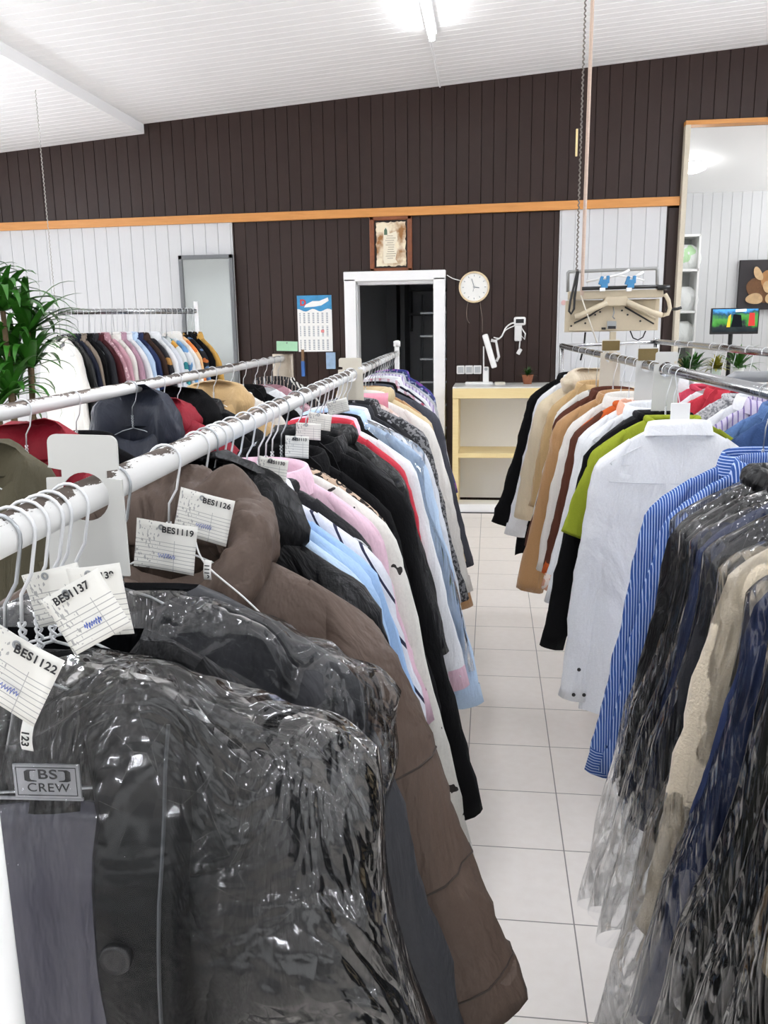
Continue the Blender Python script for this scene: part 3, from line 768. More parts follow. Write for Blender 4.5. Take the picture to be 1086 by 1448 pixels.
for (z_, sd, lb, m_) in ((2.17, 2, 'folded white linen on the upper shelf of the shop cabinet', WB), (1.73, 3, 'white plastic bag with a pink patch on the middle cabinet shelf', fabric('pinkpatch', '#eef0ee', 0.5, ('blotch', '#e0559b', 5.0, 0.64))), (1.36, 4, 'green and white bag on the lower cabinet shelf', WB), (1.01, 5, 'tan bundle on the lowest visible cabinet shelf', fabric('tanbundle', '#b99a6c'))):
    q = Vector((2.08, 9.98, z_)); b = MB(); rings = []
    for j in range(9):
        u = j / 8; r = (math.sin(PI * (0.15 + 0.78 * u)) ** 0.5) * 0.17
        rings.append([(q.x + r * math.cos(2 * PI * k / 14) * (1 + 0.1 * math.sin(k * 2.3 + sd)), q.y + 0.7 * r * math.sin(2 * PI * k / 14), q.z + (0.26 if sd != 5 else 0.2) * u) for k in range(14)])
    b.rings(rings, True, True, True); tag(b.build('cloth_bundle', m_, smooth=True), lb, 'bundle')

# television on a pole stand
a0 = at(1006, 436, 9.3); a1 = at(1071, 472, 9.3)
tw, th = a1.x - a0.x, a0.z - a1.z
t = thing('television', 'flat television on a black pole stand in the front shop', 'television', ((a0.x + a1.x) / 2, 9.3, 0))
zm = (a0.z + a1.z) / 2
b = MB(); b.box((0, 0, zm), (tw, 0.04, th)); b.build('casing', BLACKPL, t, bevel=0.004)
sm_ = NT('screen_picture'); e = sm_.n('ShaderNodeEmission', i_Strength=0.9); tc = sm_.n('ShaderNodeTexCoord'); sp = sm_.n('ShaderNodeSeparateXYZ'); sm_.l(tc.outputs['Object'], sp.inputs[0])
nz = sm_.n('ShaderNodeTexNoise', i_Scale=9.0, i_Detail=3.0); sm_.l(tc.outputs['Object'], nz.inputs['Vector'])
zz = sm_.math('ADD', sm_.math('SUBTRACT', sp.outputs[2], zm), sm_.math('MULTIPLY', sm_.math('SUBTRACT', nz.outputs[0], 0.5), 0.25))
cr = sm_.n('ShaderNodeValToRGB'); sm_.l(sm_.math('ADD', sm_.math('MULTIPLY', zz, 3.2), 0.5), cr.inputs[0])
els = cr.color_ramp.elements; els[0].position = 0.1; els[0].color = lin('#23282c'); els[1].position = 0.9; els[1].color = lin('#4f97d8')
for p_, c_ in ((0.3, '#2c3334'), (0.42, '#3e7a37'), (0.6, '#4d8a45'), (0.75, '#2d4a58')):
    k = els.new(p_); k.color = lin(c_)
sm_.l(cr.outputs[0], e.inputs[0]); sm_.l(e.outputs[0], sm_.out.inputs[0])
b = MB(); b.box((0, -0.021, zm + 0.006), (tw - 0.025, 0.003, th - 0.035)); scr = b.build('screen', sm_.m, t)
b = MB(); b.prism([(tw * 0.28, zm - 0.05), (tw * 0.42, zm - 0.05), (tw * 0.4, zm + 0.08), (tw * 0.29, zm + 0.08)], -0.0245, -0.0225); b.build('red_figure', emis('screen_red', '#c8453f', 0.7), scr)
b = MB(); b.prism([(-tw * 0.08, zm - 0.06), (tw * 0.16, zm - 0.06), (tw * 0.12, zm + 0.06), (-tw * 0.04, zm + 0.07)], -0.0235, -0.0225); b.build('dark_figure', emis('screen_dark', '#20242a', 0.5), scr)
b = MB(); b.prism([(-tw * 0.17, zm - 0.06), (-tw * 0.1, zm - 0.06), (-tw * 0.09, zm + 0.07), (-tw * 0.14, zm + 0.05)], -0.0245, -0.0225); b.build('yellow_figure', emis('screen_yellow', '#d8b63c', 0.8), scr)
b = MB(); b.prism([(tw * 0.0, zm + 0.09), (tw * 0.22, zm + 0.095), (tw * 0.22, zm + 0.12), (tw * 0.0, zm + 0.115)], -0.0245, -0.0225); b.build('white_caption', emis('screen_white', '#e8eef4', 0.9), scr)
b = MB(); b.tube([(-0.02, 0.03, 0), (-0.02, 0.03, zm)], 0.022, 12); b.build('pole', BLACKPL, t)
b = MB(); b.lathe((-0.02, 0.03, 0), [(0.22, 0), (0.22, 0.02), (0.04, 0.04)], 24); b.build('base', BLACKPL, t)

# picture of a sleepy animal on a dark canvas
a0 = at(1047, 368, W2 - 0.04); a1 = at(1118, 437, W2 - 0.04)
pw, ph = a1.x - a0.x, a0.z - a1.z
t = thing('canvas_picture', 'dark canvas picture of a tan resting animal above the television', 'picture', ((a0.x + a1.x) / 2, W2 - 0.03, a1.z))
b = MB(); b.box((0, 0, ph / 2), (pw, 0.04, ph)); b.build('canvas', plain('dark_canvas', '#2a2629', 0.7), t)
FUR = plain('painted_fur', '#c08b56', 0.7, var=0.3, bscale=14); FUR2 = plain('painted_light_fur', '#dcb98c', 0.7, var=0.25, bscale=18); FUR3 = plain('painted_brown_fur', '#7a5230', 0.7, var=0.3)
def blob(nm, x, z, rx, rz, mat, y, rot=0.0):
    pts = []
    for k in range(24):
        a = 2 * PI * k / 24; r = 1 + 0.06 * math.sin(3 * a + x * 20)
        px_, pz_ = rx * r * math.cos(a), rz * r * math.sin(a)
        pts.append((x + px_ * math.cos(rot) - pz_ * math.sin(rot), z + px_ * math.sin(rot) + pz_ * math.cos(rot)))
    b = MB(); b.prism(pts, y, y + 0.004); return b.build(nm, mat, t)
Y0 = -0.025
blob('painted_body', 0.0, ph * 0.42, pw * 0.36, ph * 0.27, FUR3, Y0)
blob('painted_head', 0.05, ph * 0.6, pw * 0.2, ph * 0.2, FUR, Y0 - 0.004)
blob('painted_ear', -pw * 0.16, ph * 0.72, pw * 0.07, ph * 0.15, FUR2, Y0 - 0.008, 0.5)
blob('painted_ear', pw * 0.25, ph * 0.74, pw * 0.07, ph * 0.13, FUR2, Y0 - 0.008, -0.5)
blob('painted_muzzle', 0.03, ph * 0.46, pw * 0.11, ph * 0.12, FUR2, Y0 - 0.008)
blob('painted_paw', -pw * 0.2, ph * 0.22, pw * 0.16, ph * 0.11, FUR2, Y0 - 0.01)
blob('painted_paw', pw * 0.15, ph * 0.22, pw * 0.16, ph * 0.11, FUR2, Y0 - 0.01)

# white sideboard with plants and glass in the shop
t = thing('shop_table', 'white table with plants and vases in the front shop', 'table', (2.1, 8.9, 0))
b = MB(); b.box((0, 0, 1.03), (1.3, 0.5, 0.04)); b.build('table_top', LAMINATE, t, bevel=0.004)
for sx in (-0.6, 0.6):
    for sy in (-0.2, 0.2):
        b = MB(); b.box((sx, sy, 0.5), (0.05, 0.05, 1.01)); b.build('leg', LAMINATE, t)
GLASS = plain('pale_glass', '#d4e3da', 0.1, var=0.05)
rnd = random.Random(11)
labels = ['green ribboned glass vase at the left of the shop table', 'leafy green plant in the middle of the shop table', 'small yellow flowered plant right of the middle on the shop table', 'spreading green plant at the right of the shop table', 'small pale pot plant at the near edge of the shop table']
for k, (x, y, s, m_) in enumerate(((1.75, 8.85, 0.16, GREEN), (2.02, 8.95, 0.14, GREEN), (2.2, 8.8, 0.1, plain('yellow_leaf', '#a9a53a', 0.5, var=0.3)), (2.45, 8.95, 0.18, GREEN), (1.9, 8.72, 0.1, GREEN2))):
    p = thing('potted_plant', labels[k], 'plant', (x, y, 1.05))
    b = MB(); b.lathe((0, 0, 0), [(0.04, 0), (0.055, 0.1), (0.05, 0.11), (0.035, 0.1)], 16); b.build('pot', GLASS if k % 2 == 0 else PLASTIC, p, True)
    b = MB(); leaf_plant(b, (0, 0, 0.1), 50, s * 1.7, 0.018, rnd, 0.6); b.build('foliage', m_, p, True)
rnd = random.Random(4)

# ------------------------------------------------------------------ large plant at the left
pc = at(2, 500, 3.95)
t = thing('dracaena_plant', 'tall green dracaena with long arching leaves at the left edge', 'plant', (pc.x, 3.95, 0))
b = MB(); b.lathe((0, 0, 0), [(0.13, 0), (0.17, 0.3), (0.18, 0.31), (0.16, 0.31), (0.15, 0.26)], 24); b.build('pot', plain('grey_pot', '#7f7a74', 0.6), t, True)
heads = [((4, 440), 22), ((40, 470), 22), ((-22, 480), 22), ((18, 515), 22), ((-30, 420), 18), ((45, 520), 16), ((15, 560), 22), ((-10, 590), 18)]
fl = MB(); st = []
rnd = random.Random(21)
for (px, py), n in heads:
    h = at(px, py, 3.95 + rnd.uniform(-.12, .12)) - Vector((pc.x, 3.95, 0))
    base = Vector((h.x * 0.3, (h.y) * 0.3, 0.25))
    st.append([base, base.lerp(h, 0.5) + Vector((rnd.uniform(-.03, .03), 0, 0)), h])
    leaf_plant(fl, h, n + 10, 0.36, 0.024, rnd, 1.0, 0.75)
fl.build('foliage', plain('dracaena_leaf', '#3f8528', 0.35, var=0.38, bscale=7), t, True)
for s_ in st:
    b = MB(); b.tube(s_, [0.02, 0.016, 0.012], 8); b.build('stem', plain('plant_stem', '#6e5a40', 0.8, var=0.2), t, True)

# ------------------------------------------------------------------ racks
RA = lambda y: -0.343 - 0.041 * y
RB = lambda y: -0.856 - 0.0518 * y
RR = lambda y: 0.714 - 0.059 * y
RRZ = lambda y: 1.432 + 0.0094 * y
RC0 = Vector((-2.608, 4.94, 1.72)); RC1 = Vector((-1.88, 5.40, 1.72)); RCD = (RC1 - RC0).normalized()
R3x = lambda y: 0.905 + 0.006 * y
RAD = 0.016


def rack_feet(t, x, y, w, mat, z):
    b = MB(); b.tube([(x, y, z), (x, y, 0.09)], 0.0145, 10); b.build('post', mat, t, True)
    b = MB(); b.tube([(x - w, y, 0.08), (x + w, y, 0.08)], 0.0145, 10); p = b.build('foot_bar', mat, t, True)
    for s in (-1, 1):
        b = MB(); b.lathe((x + s * w, y, 0), [(0.015, 0.0), (0.03, 0.012), (0.03, 0.045), (0.012, 0.065)], 12); b.build('caster', BLACKPL, p, True)


ta = thing('garment_rack', 'chipped white clothes rack running down the left side of the aisle', 'clothes rack', (0, 0, 0))
b = MB(); b.tube([(RA(0.46), 0.46, 1.45), (RA(5.05), 5.05, 1.45)], RAD, 20); b.build('rail', CHIP_A, ta, True)
rack_feet(ta, RA(5.05), 5.05, 0.22, CHIP_B, 1.49)
pp = at(-10, 1300, 0.44)
b = MB(); b.tube([(pp.x, 0.44, 1.47), (pp.x, 0.44, 0.09)], 0.0115, 12); b.build('post', CHIP_B, ta, True)
b = MB(); b.tube([(pp.x, 0.44, 1.45), (RA(0.46), 0.46, 1.45)], 0.013, 10); b.build('joint', CHIP_B, ta, True)
b = MB(); b.lathe((RA(5.05), 5.05, 1.49), [(0.02, 0), (0.02, 0.03), (0.01, 0.035)], 12); b.build('end_cap', PLASTIC, ta, True)

tb = thing('garment_rack', 'second white clothes rack behind the left aisle rack', 'clothes rack', (0, 0, 0))
b = MB(); b.tube([(RB(1.15), 1.15, 1.45), (RB(4.42), 4.42, 1.45)], RAD, 20); b.build('rail', CHIP_A, tb, True)
rack_feet(tb, RB(4.42), 4.42, 0.22, CHIP_B, 1.45); rack_feet(tb, RB(1.15), 1.15, 0.22, CHIP_B, 1.45)

tcr = thing('garment_rack', 'chrome clothes rack by the white plank wall, beyond the plant', 'clothes rack', (0, 0, 0))
e0 = RC0 - RCD * 0.35
b = MB(); b.tube([e0, RC1], 0.017, 14); b.build('rail', CHIP_CH, tcr, True)
for p in (e0, RC1):
    b = MB(); b.tube([(p.x, p.y, 1.78), (p.x, p.y, 0.02)], 0.013, 10); b.build('post', WHITE_GLOSS, tcr, True)
    pr = Vector((-RCD.y, RCD.x, 0)); b = MB(); b.tube([Vector((p.x, p.y, 0.03)) + pr * 0.25, Vector((p.x, p.y, 0.03)) - pr * 0.25], 0.013, 10); b.build('foot_bar', WHITE_GLOSS, tcr, True)

tr = thing('garment_rack', 'double chrome clothes rack on the right side of the aisle', 'clothes rack', (0, 0, 0))
b = MB(); b.tube([(RR(0.55), 0.55, RRZ(0.55)), (RR(5.15), 5.15, RRZ(5.15))], 0.0155, 20); b.build('rail', CHIP_CH, tr, True)
b = MB(); b.tube([(R3x(2.2), 2.2, 1.5), (R3x(5.1), 5.1, 1.5)], 0.014, 16); b.build('rail', CHIP_CH, tr, True)
b = MB(); b.tube([(RR(5.15), 5.15, 1.478), (R3x(5.1), 5.1, 1.497)], 0.011, 12); b.build('cross_bar', CHROME, tr, True)
b = MB(); b.tube([(RR(5.15), 5.15, 1.495), (RR(5.15), 5.15, 0.03)], 0.0135, 12); b.build('post', CHROME, tr, True)
b = MB(); b.tube([(R3x(5.1), 5.1, 1.52), (R3x(5.1), 5.1, 0.03)], 0.0135, 12); b.build('post', CHROME, tr, True)
b = MB(); b.tube([(RR(0.55), 0.55, 1.45), (RR(0.55), 0.55, 0.03)], 0.0135, 12); b.build('post', CHROME, tr, True)
b = MB(); b.tube([(0.4, 5.15, 0.03), (1.0, 5.1, 0.03)], 0.0135, 12); b.build('foot_bar', CHROME, tr, True)
g0 = at(1026, 537, 2.35); g1 = at(1040, 533, 2.35)
b = MB(); b.tube([(g0.x, 2.35, g0.z), (g1.x, 2.35, g1.z), (1.35, 2.35, g1.z)], [0.008, 0.015, 0.015], 12)
t = b.build('grey_bar', plain('dull_grey_tube', '#8f9193', 0.4, 0.3), smooth=True); tag(t, 'dull grey horizontal bar at the right edge behind the chrome rail', 'bar')


# rail dividers -------------------------------------------------------
def divider(label, x, y, z, rot, w, htop, hbot, mat, r=RAD, gold=None, lean=0.0):
    t = thing('rail_divider', label, 'rail divider', (x, y, z), (0, lean, rot), 'plastic dividers threaded on the rails')
    pts = []
    hw = w / 2
    def corner(cx, cz, rr, a0, a1):
        return [(cx + rr * math.cos(a0 + (a1 - a0) * k / 5), cz + rr * math.sin(a0 + (a1 - a0) * k / 5)) for k in range(6)]
    nz = 0.018
    out = corner(hw - 0.008, htop - 0.008, 0.008, 0, PI / 2) + corner(-hw + 0.008, htop - 0.008, 0.008, PI / 2, PI)
    out += [(-hw, nz + 0.012), (-hw - 0.001, nz + 0.009), (-hw + 0.012, nz + 0.007), (-hw + 0.012, nz), (-hw - 0.003, nz - 0.001)]
    out += [(-hw - 0.006, -hbot), (hw + 0.006, -hbot)]
    out += [(hw + 0.003, nz - 0.001), (hw - 0.012, nz), (hw - 0.012, nz + 0.007), (hw + 0.001, nz + 0.009), (hw, nz + 0.012)]
    hole = [(1.45 * r * math.cos(2 * PI * k / 28), 1.45 * r * math.sin(2 * PI * k / 28)) for k in range(28)]
    bm = bmesh.new()
    def loop(ps): return [bm.verts.new((x_, -0.0015, z_)) for x_, z_ in ps]
    A = loop(out); B = loop(hole); ed = []
    for L_ in (A, B):
        for i in range(len(L_)): ed.append(bm.edges.new((L_[i], L_[(i + 1) % len(L_)])))
    bmesh.ops.triangle_fill(bm, use_beauty=True, edges=ed)
    r_ = bmesh.ops.extrude_face_region(bm, geom=list(bm.faces))
    bmesh.ops.translate(bm, vec=(0, 0.003, 0), verts=[v for v in r_['geom'] if isinstance(v, bmesh.types.BMVert)])
    bmesh.ops.recalc_face_normals(bm, faces=bm.faces)
    me = bpy.data.meshes.new('plate'); bm.to_mesh(me); bm.free(); me.materials.append(mat)
    o = bpy.data.objects.new('plate', me); COL.objects.link(o); o.parent = t
    if gold:
        b = MB(); b.box((0, -0.0025, htop - 0.024), (w - 0.004, 0.002, 0.04)); b.build('glitter_strip', gold, t)


GLIT = plain('gold_glitter', '#a08a58', 0.3, 0.5, 0.8, 900, 0.4)
DIVM = plain('divider_white', '#c9c9c5', 0.35, var=0.01); DIVB = plain('divider_beige', '#d2cbbb', 0.4, var=0.03)
divider('large white plastic divider on the left front rail', RA(0.735), 0.735, 1.45, 0.041, 0.066, 0.058, 0.075, DIVM, lean=0.03)
divider('beige divider with a round hook hole far along the left front rail', RA(2.78), 2.78, 1.45, 0.041, 0.075, 0.055, 0.09, DIVB)
divider('pale divider near the left end of the rail by the plank wall', RC0.x + 0.02, RC0.y + 0.01, 1.72, -1.008, 0.09, 0.08, 0.14, DIVM)
divider('gold-topped beige divider farthest along the right aisle rail', RR(3.7), 3.7, RRZ(3.7), 0.059, 0.075, 0.07, 0.14, DIVB, gold=GLIT)
divider('gold-topped pale divider nearer the white divider on the right rail', RR(3.05), 3.05, RRZ(3.05), 0.059, 0.07, 0.06, 0.12, DIVM, gold=GLIT)
divider('plain white divider on the right rail in front of the gold-topped ones', RR(2.8), 2.8, RRZ(2.8), 0.059, 0.07, 0.055, 0.13, DIVM)
divider('beige divider at the right edge on the second chrome rail', R3x(2.85), 2.85, 1.5, 0.0, 0.09, 0.05, 0.1, DIVB)

# ------------------------------------------------------------------ garments
NK = 0.075
sgnp = lambda v, e: math.copysign(abs(v) ** e, v)


def ztop(ax, hw, zn, zt, nk=NK):
    if ax < nk: return zn
    u = min(1.0, (ax - nk) / (hw - nk))
    return zn + (zt - zn) * (u ** 1.2) - 0.010 * max(0.0, (u - 0.82) / 0.18) ** 2


def body_mesh(g, nu, nv, grow=0.0, gap=None):
    hw, L, flare, t, folds, amp, seed, puff = g['hw'] + grow, g['L'], g['flare'], g['t'] + grow * 0.7, g['folds'], g['amp'], g['seed'], g['puff']
    zn, zt = g['zn'], g['zt']; boxy = g.get('boxy', 0.0)
    rings = []; us = []
    ph = seed * 1.7
    for j in range(nv + 1):
        v = (j / nv) ** 1.35
        ring = []
        for i in range(nu):
            a = 2 * PI * i / nu; c, s = math.cos(a), math.sin(a)
            sx, sy = sgnp(c, 0.8), sgnp(s, 0.62)
            w = hw - 0.022 * math.sin(PI * min(1, v * 2.2)) + flare * v
            x = sx * w
            top = ztop(abs(sx) * hw, hw, zn + grow * 0.4, zt + grow * 0.5 + boxy)
            if s < 0 and abs(sx * hw) < NK: top -= g['vneck'] * (1 - (sx * hw / NK) ** 2)
            zh = zt - L + 0.008 * math.sin(3 * a + ph) + (0.012 if s < 0 else 0)
            z = top + (zh - top) * v
            tt = 0.006 + (t - 0.006) * min(1.0, v / 0.16) ** 0.55
            if puff:
                q = abs(math.sin(PI * (z + 0.02) / puff)) ** 0.5
                tt *= 0.72 + 0.36 * q; x *= 1 + 0.018 * (q - 0.5)
            y = sy * tt * (1 + 0.15 * v)
            k = min(1.0, v * 2.2)
            y += amp * k * math.sin(folds * x / hw + ph + 1.4 * noise.noise((x * 3, v * 2, seed))) * (0.4 + 0.6 * v)
            nn = noise.noise((x * 10 + seed, z * 4.5, (0.4 if s > 0 else 3.1) + seed)); y += amp * 0.7 * nn * min(1, v * 6)
            x += 0.006 * noise.noise((z * 7, a, seed)) * k
            ring.append(Vector((x, y + g.get('lean', 0) * v * L, z)))
        rings.append(ring)
    b = MB(); n = nu
    vs = [p for r in rings for p in r]; fs = []
    for j in range(nv):
        for i in range(nu):
            a = j * n + i; a2 = j * n + (i + 1) % n
            if gap and gap(vs[a], vs[a2], j): continue
            fs.append((a, a2, a2 + n, a + n))
    for i in range(1, nu // 2):          # close the shoulder seams, leave the neck open
        k = nu - i
        k2 = nu - i - 1
        if i + 1 > nu // 2: break
        xm = 0.5 * (rings[0][i].x + rings[0][i + 1].x)
        if abs(xm) < NK: continue
        fs.append((i, i + 1, k2 % nu, k % nu))
    b.add(vs, fs)
    return b


def sleeve_mesh(g, side, ns, nr):
    """sleeve laid out from its outer edge: along the shoulder, over its tip, then down"""
    hw, zt, seed = g['hw'], g['zt'], g['seed'] + side * 5
    slen, r0, r1, puff, t = g['slen'], g['r0'], g['r1'], g['puff'], g['t']
    sp = math.radians(g['splay'])
    back_ = 0.085
    x, z = hw - back_, ztop(hw - back_, hw, g['zn'], zt) + 0.004
    a0 = math.atan2(back_, z - zt)
    rings = []; y = 0.0; tot = slen + back_; ds = tot / ns
    for j in range(ns + 1):
        s_ = j * ds
        e = min(1.0, max(0.0, (s_ - back_ * 0.72) / 0.085)); e = e * e * (3 - 2 * e)
        a = a0 + (sp - a0) * e
        d = Vector((math.sin(a), 0, -math.cos(a))); nrm = Vector((math.cos(a), 0, math.sin(a)))
        f = min(1.0, s_ / 0.15); f = f * f * (3 - 2 * f)
        u = max(0.0, s_ - back_) / slen
        rx = (0.010 + (r0 - 0.010) * f) * (1 - u) + r1 * u
        ry = min(rx, t * 1.02) if g['flat'] else min(rx * 0.9, t * 1.15)
        ry = max(ry, 0.006)
        if puff:
            q = abs(math.sin(PI * s_ / (puff * 1.15))) ** 0.5; rx *= 0.9 + 0.12 * q; ry *= 0.84 + 0.2 * q
        if u > 0.93 and g['cuffgather']: rx *= 0.85; ry *= 0.85
        ring = []
        bend = 0.012 * math.sin(PI * min(1, u * 1.1)) * math.sin(seed)
        for k in range(nr):
            p_ = 2 * PI * k / nr
            w = 1 + (0.13 * noise.noise((s_ * 10, 1.6 * math.cos(p_) + seed, 1.6 * math.sin(p_))) + 0.09 * noise.noise((s_ * 30 + math.cos(p_) * 3, 2 * math.cos(p_) + seed, 2 * math.sin(p_)))) * f
            q = Vector((x - bend, y, z)) + nrm * (rx * (w * math.cos(p_) - 1.0)) + Vector((0, 1, 0)) * (ry * w * math.sin(p_))
            ring.append(Vector((q.x * side, q.y, q.z)))
        rings.append(ring)
        x += d.x * ds; z += d.z * ds; y += g['sway'] * ds * f
    last = rings[-1]; c = sum(last, Vector()) / nr
    rings.append([c + (p - c) * 0.82 + Vector((0, 0, 0.004)) for p in last])
    rings.append([c + (p - c) * 0.78 + Vector((0, 0, 0.05)) for p in last])
    b = MB(); b.rings(rings, True, True, True)
    return b, c, last


def collar_shirt(g, n=40, up=0.034, b_=0.04):
    zn = g['zn']; a_ = NK + 0.004
    prof = [(0.0, -0.014), (0.0, up * 0.7), (0.003, up), (0.009, up * 0.97), (0.016, up * 0.45), (0.021, -0.010)]
    rings = []; gap = 0.12
    bb = min(b_, g['t'] * 1.1 + 0.008)
    for i in range(n + 1):
        th = -PI / 2 + gap + (2 * PI - 2 * gap) * i / n
        c, s = math.cos(th), math.sin(th); fr = max(0.0, -s) ** 5
        ring = []
        for k, (o, z) in enumerate(prof):
            if k >= 4: z -= 0.03 * fr * (k - 3) / 2; o += 0.01 * fr
            ring.append(Vector(((a_ + o) * c, (bb + o) * s, zn + z + 0.010 * s - 0.012)))
        rings.append(ring)
    b = MB(); b.rings(rings, closed=False); return b


def collar_roll(g, n=40, r=0.026, a_=0.09, by=0.05, h=0.0):
    zn = g['zn']; rings = []
    for i in range(n):
        th = 2 * PI * i / n; c, s = math.cos(th), math.sin(th); fr = max(0, -s) ** 3
        ring = []
        for k in range(10):
            p = 2 * PI * k / 10
            rr = r * (1 + 0.18 * noise.noise((th * 2.2, k * 0.7, g['seed'])))
            ring.append(Vector(((a_ + rr * math.cos(p)) * c, (by + rr * math.cos(p)) * s, zn + h + 1.35 * rr * math.sin(p) - 0.035 * fr)))
        rings.append(ring)
    rings.append(rings[0]); b = MB(); b.rings(rings, True); return b


def hood_mesh(g, rx=0.135, ry=0.075, rz=0.12, dz=-0.03, dy=0.02, n=36, m=22):
    zn = g['zn']; b = MB(); rings = []
    for j in range(m + 1):
        v = PI * j / m; ring = []
        for i in range(n):
            a = 2 * PI * i / n
            p = Vector((math.sin(v) * math.cos(a), math.sin(v) * math.sin(a), math.cos(v)))
            w = 1 + 0.11 * noise.noise((p.x * 2.2 + g['seed'], p.y * 2.2, p.z * 2.2)) + 0.045 * noise.noise((p.x * 6 + g['seed'], p.y * 6, p.z * 6))
            q = Vector((p.x * rx * w, p.y * ry * w, p.z * rz * w))
            if p.y < -0.1 and abs(p.x) < 0.62 and p.z > -0.75:      # hollow front of the hood
                k = (1 - (p.x / 0.62) ** 2) * min(1, (-p.y - 0.1) / 0.3); q.y += ry * 0.95 * k
            if abs(p.x) < 0.05: q *= 0.975
            ring.append(q + Vector((0, dy, zn + dz)))
        rings.append(ring)
    b.rings(rings, True, True, True); return b


def lapels(g, side):
    zn, t = g['zn'], g['t']
    y = -(t + 0.012)
    pts = [(0.058, zn + 0.02), (0.085, zn - 0.005), (0.115, zn - 0.075), (0.098, zn - 0.085), (0.112, zn - 0.11), (0.02, zn - 0.33), (0.012, zn - 0.33)]
    b = MB(); b.prism([(x * side, z) for x, z in pts], y, y + 0.007); return b


KINDS = dict(
    shirt=dict(hw=0.215, L=0.62, flare=0.03, t=0.026, folds=9, amp=0.008, puff=0, slen=0.60, r0=0.062, r1=0.05, flat=True, splay=13, collar='shirt', vneck=0.02, cuff=True),
    blouse=dict(hw=0.2, L=0.58, flare=0.05, t=0.024, folds=11, amp=0.009, puff=0, slen=0.52, r0=0.055, r1=0.045, flat=True, splay=13, collar='none', vneck=0.05, cuff=False),
    tshirt=dict(hw=0.215, L=0.55, flare=0.02, t=0.022, folds=6, amp=0.007, puff=0, slen=0.25, r0=0.08, r1=0.085, flat=True, splay=22, collar='band', vneck=0.05, cuff=False),
    suit=dict(hw=0.225, L=0.62, flare=0.03, t=0.032, folds=5, amp=0.005, puff=0, slen=0.6, r0=0.068, r1=0.055, flat=True, splay=13, collar='lapel', vneck=0.1, cuff=False),
    coat=dict(hw=0.228, L=0.88, flare=0.07, t=0.036, folds=6, amp=0.007, puff=0, slen=0.66, r0=0.07, r1=0.058, flat=True, splay=13, collar='lapel', vneck=0.08, cuff=False),
    puffer=dict(hw=0.225, L=0.58, flare=0.04, t=0.055, folds=4, amp=0.006, puff=0.085, slen=0.6, r0=0.082, r1=0.062, flat=False, splay=14, collar='roll', vneck=0.03, cuff=False),
    hooded=dict(hw=0.225, L=0.62, flare=0.04, t=0.05, folds=5, amp=0.008, puff=0, slen=0.6, r0=0.08, r1=0.062, flat=False, splay=14, collar='hood', vneck=0.04, cuff=False),
    knit=dict(hw=0.21, L=0.56, flare=0.03, t=0.028, folds=6, amp=0.006, puff=0, slen=0.58, r0=0.062, r1=0.045, flat=True, splay=12, collar='band', vneck=0.06, cuff=True),
)
GNAME = dict(shirt=('shirt', 'shirt'), blouse=('blouse', 'blouse'), tshirt=('t_shirt', 't-shirt'), suit=('suit_jacket', 'jacket'), coat=('coat', 'coat'), puffer=('puffer_jacket', 'jacket'), hooded=('hooded_jacket', 'jacket'), knit=('cardigan', 'cardigan'))
COUNT = [0]


def settle(z): return z


def make_hanger(x, y, z, rot, zd, label, group, mat, r=RAD, flip=1):
    R_ = r + 0.0028; path = []
    for k in range(13):
        a = math.radians(205 - 215 * k / 12); path.append((flip * R_ * math.cos(a), 0, R_ * math.sin(a)))
    zb = -0.075 + zd
    path += [(flip * 0.012, 0, -0.035), (flip * 0.002, 0, -0.052 + zd * 0.5), (0, 0, zb)]
    b = MB(); b.tube(path, 0.0015, 6)
    for q in (0, PI):           # twisted neck
        b.tube([(0.0024 * math.cos(q + k * 1.1), 0.0024 * math.sin(q + k * 1.1), zb - 0.034 * k / 14) for k in range(15)], 0.0014, 5)
    zs = zb - 0.034
    for s in (-1, 1):
        b.tube([(0, 0, zs), (s * 0.03, 0, zs - 0.008), (s * 0.19, 0, zs - 0.085), (s * 0.2, 0, zs - 0.094), (s * 0.19, 0, zs - 0.099)], 0.0014, 5)
    b.tube([(-0.19, 0, zs - 0.099), (0.19, 0, zs - 0.099)], 0.0014, 5)
    o = b.build('wire_hanger', mat, smooth=True); o.location = (x, y, z); o.rotation_euler = (0, 0, rot)
    tag(o, label, 'hanger', group)
    return o


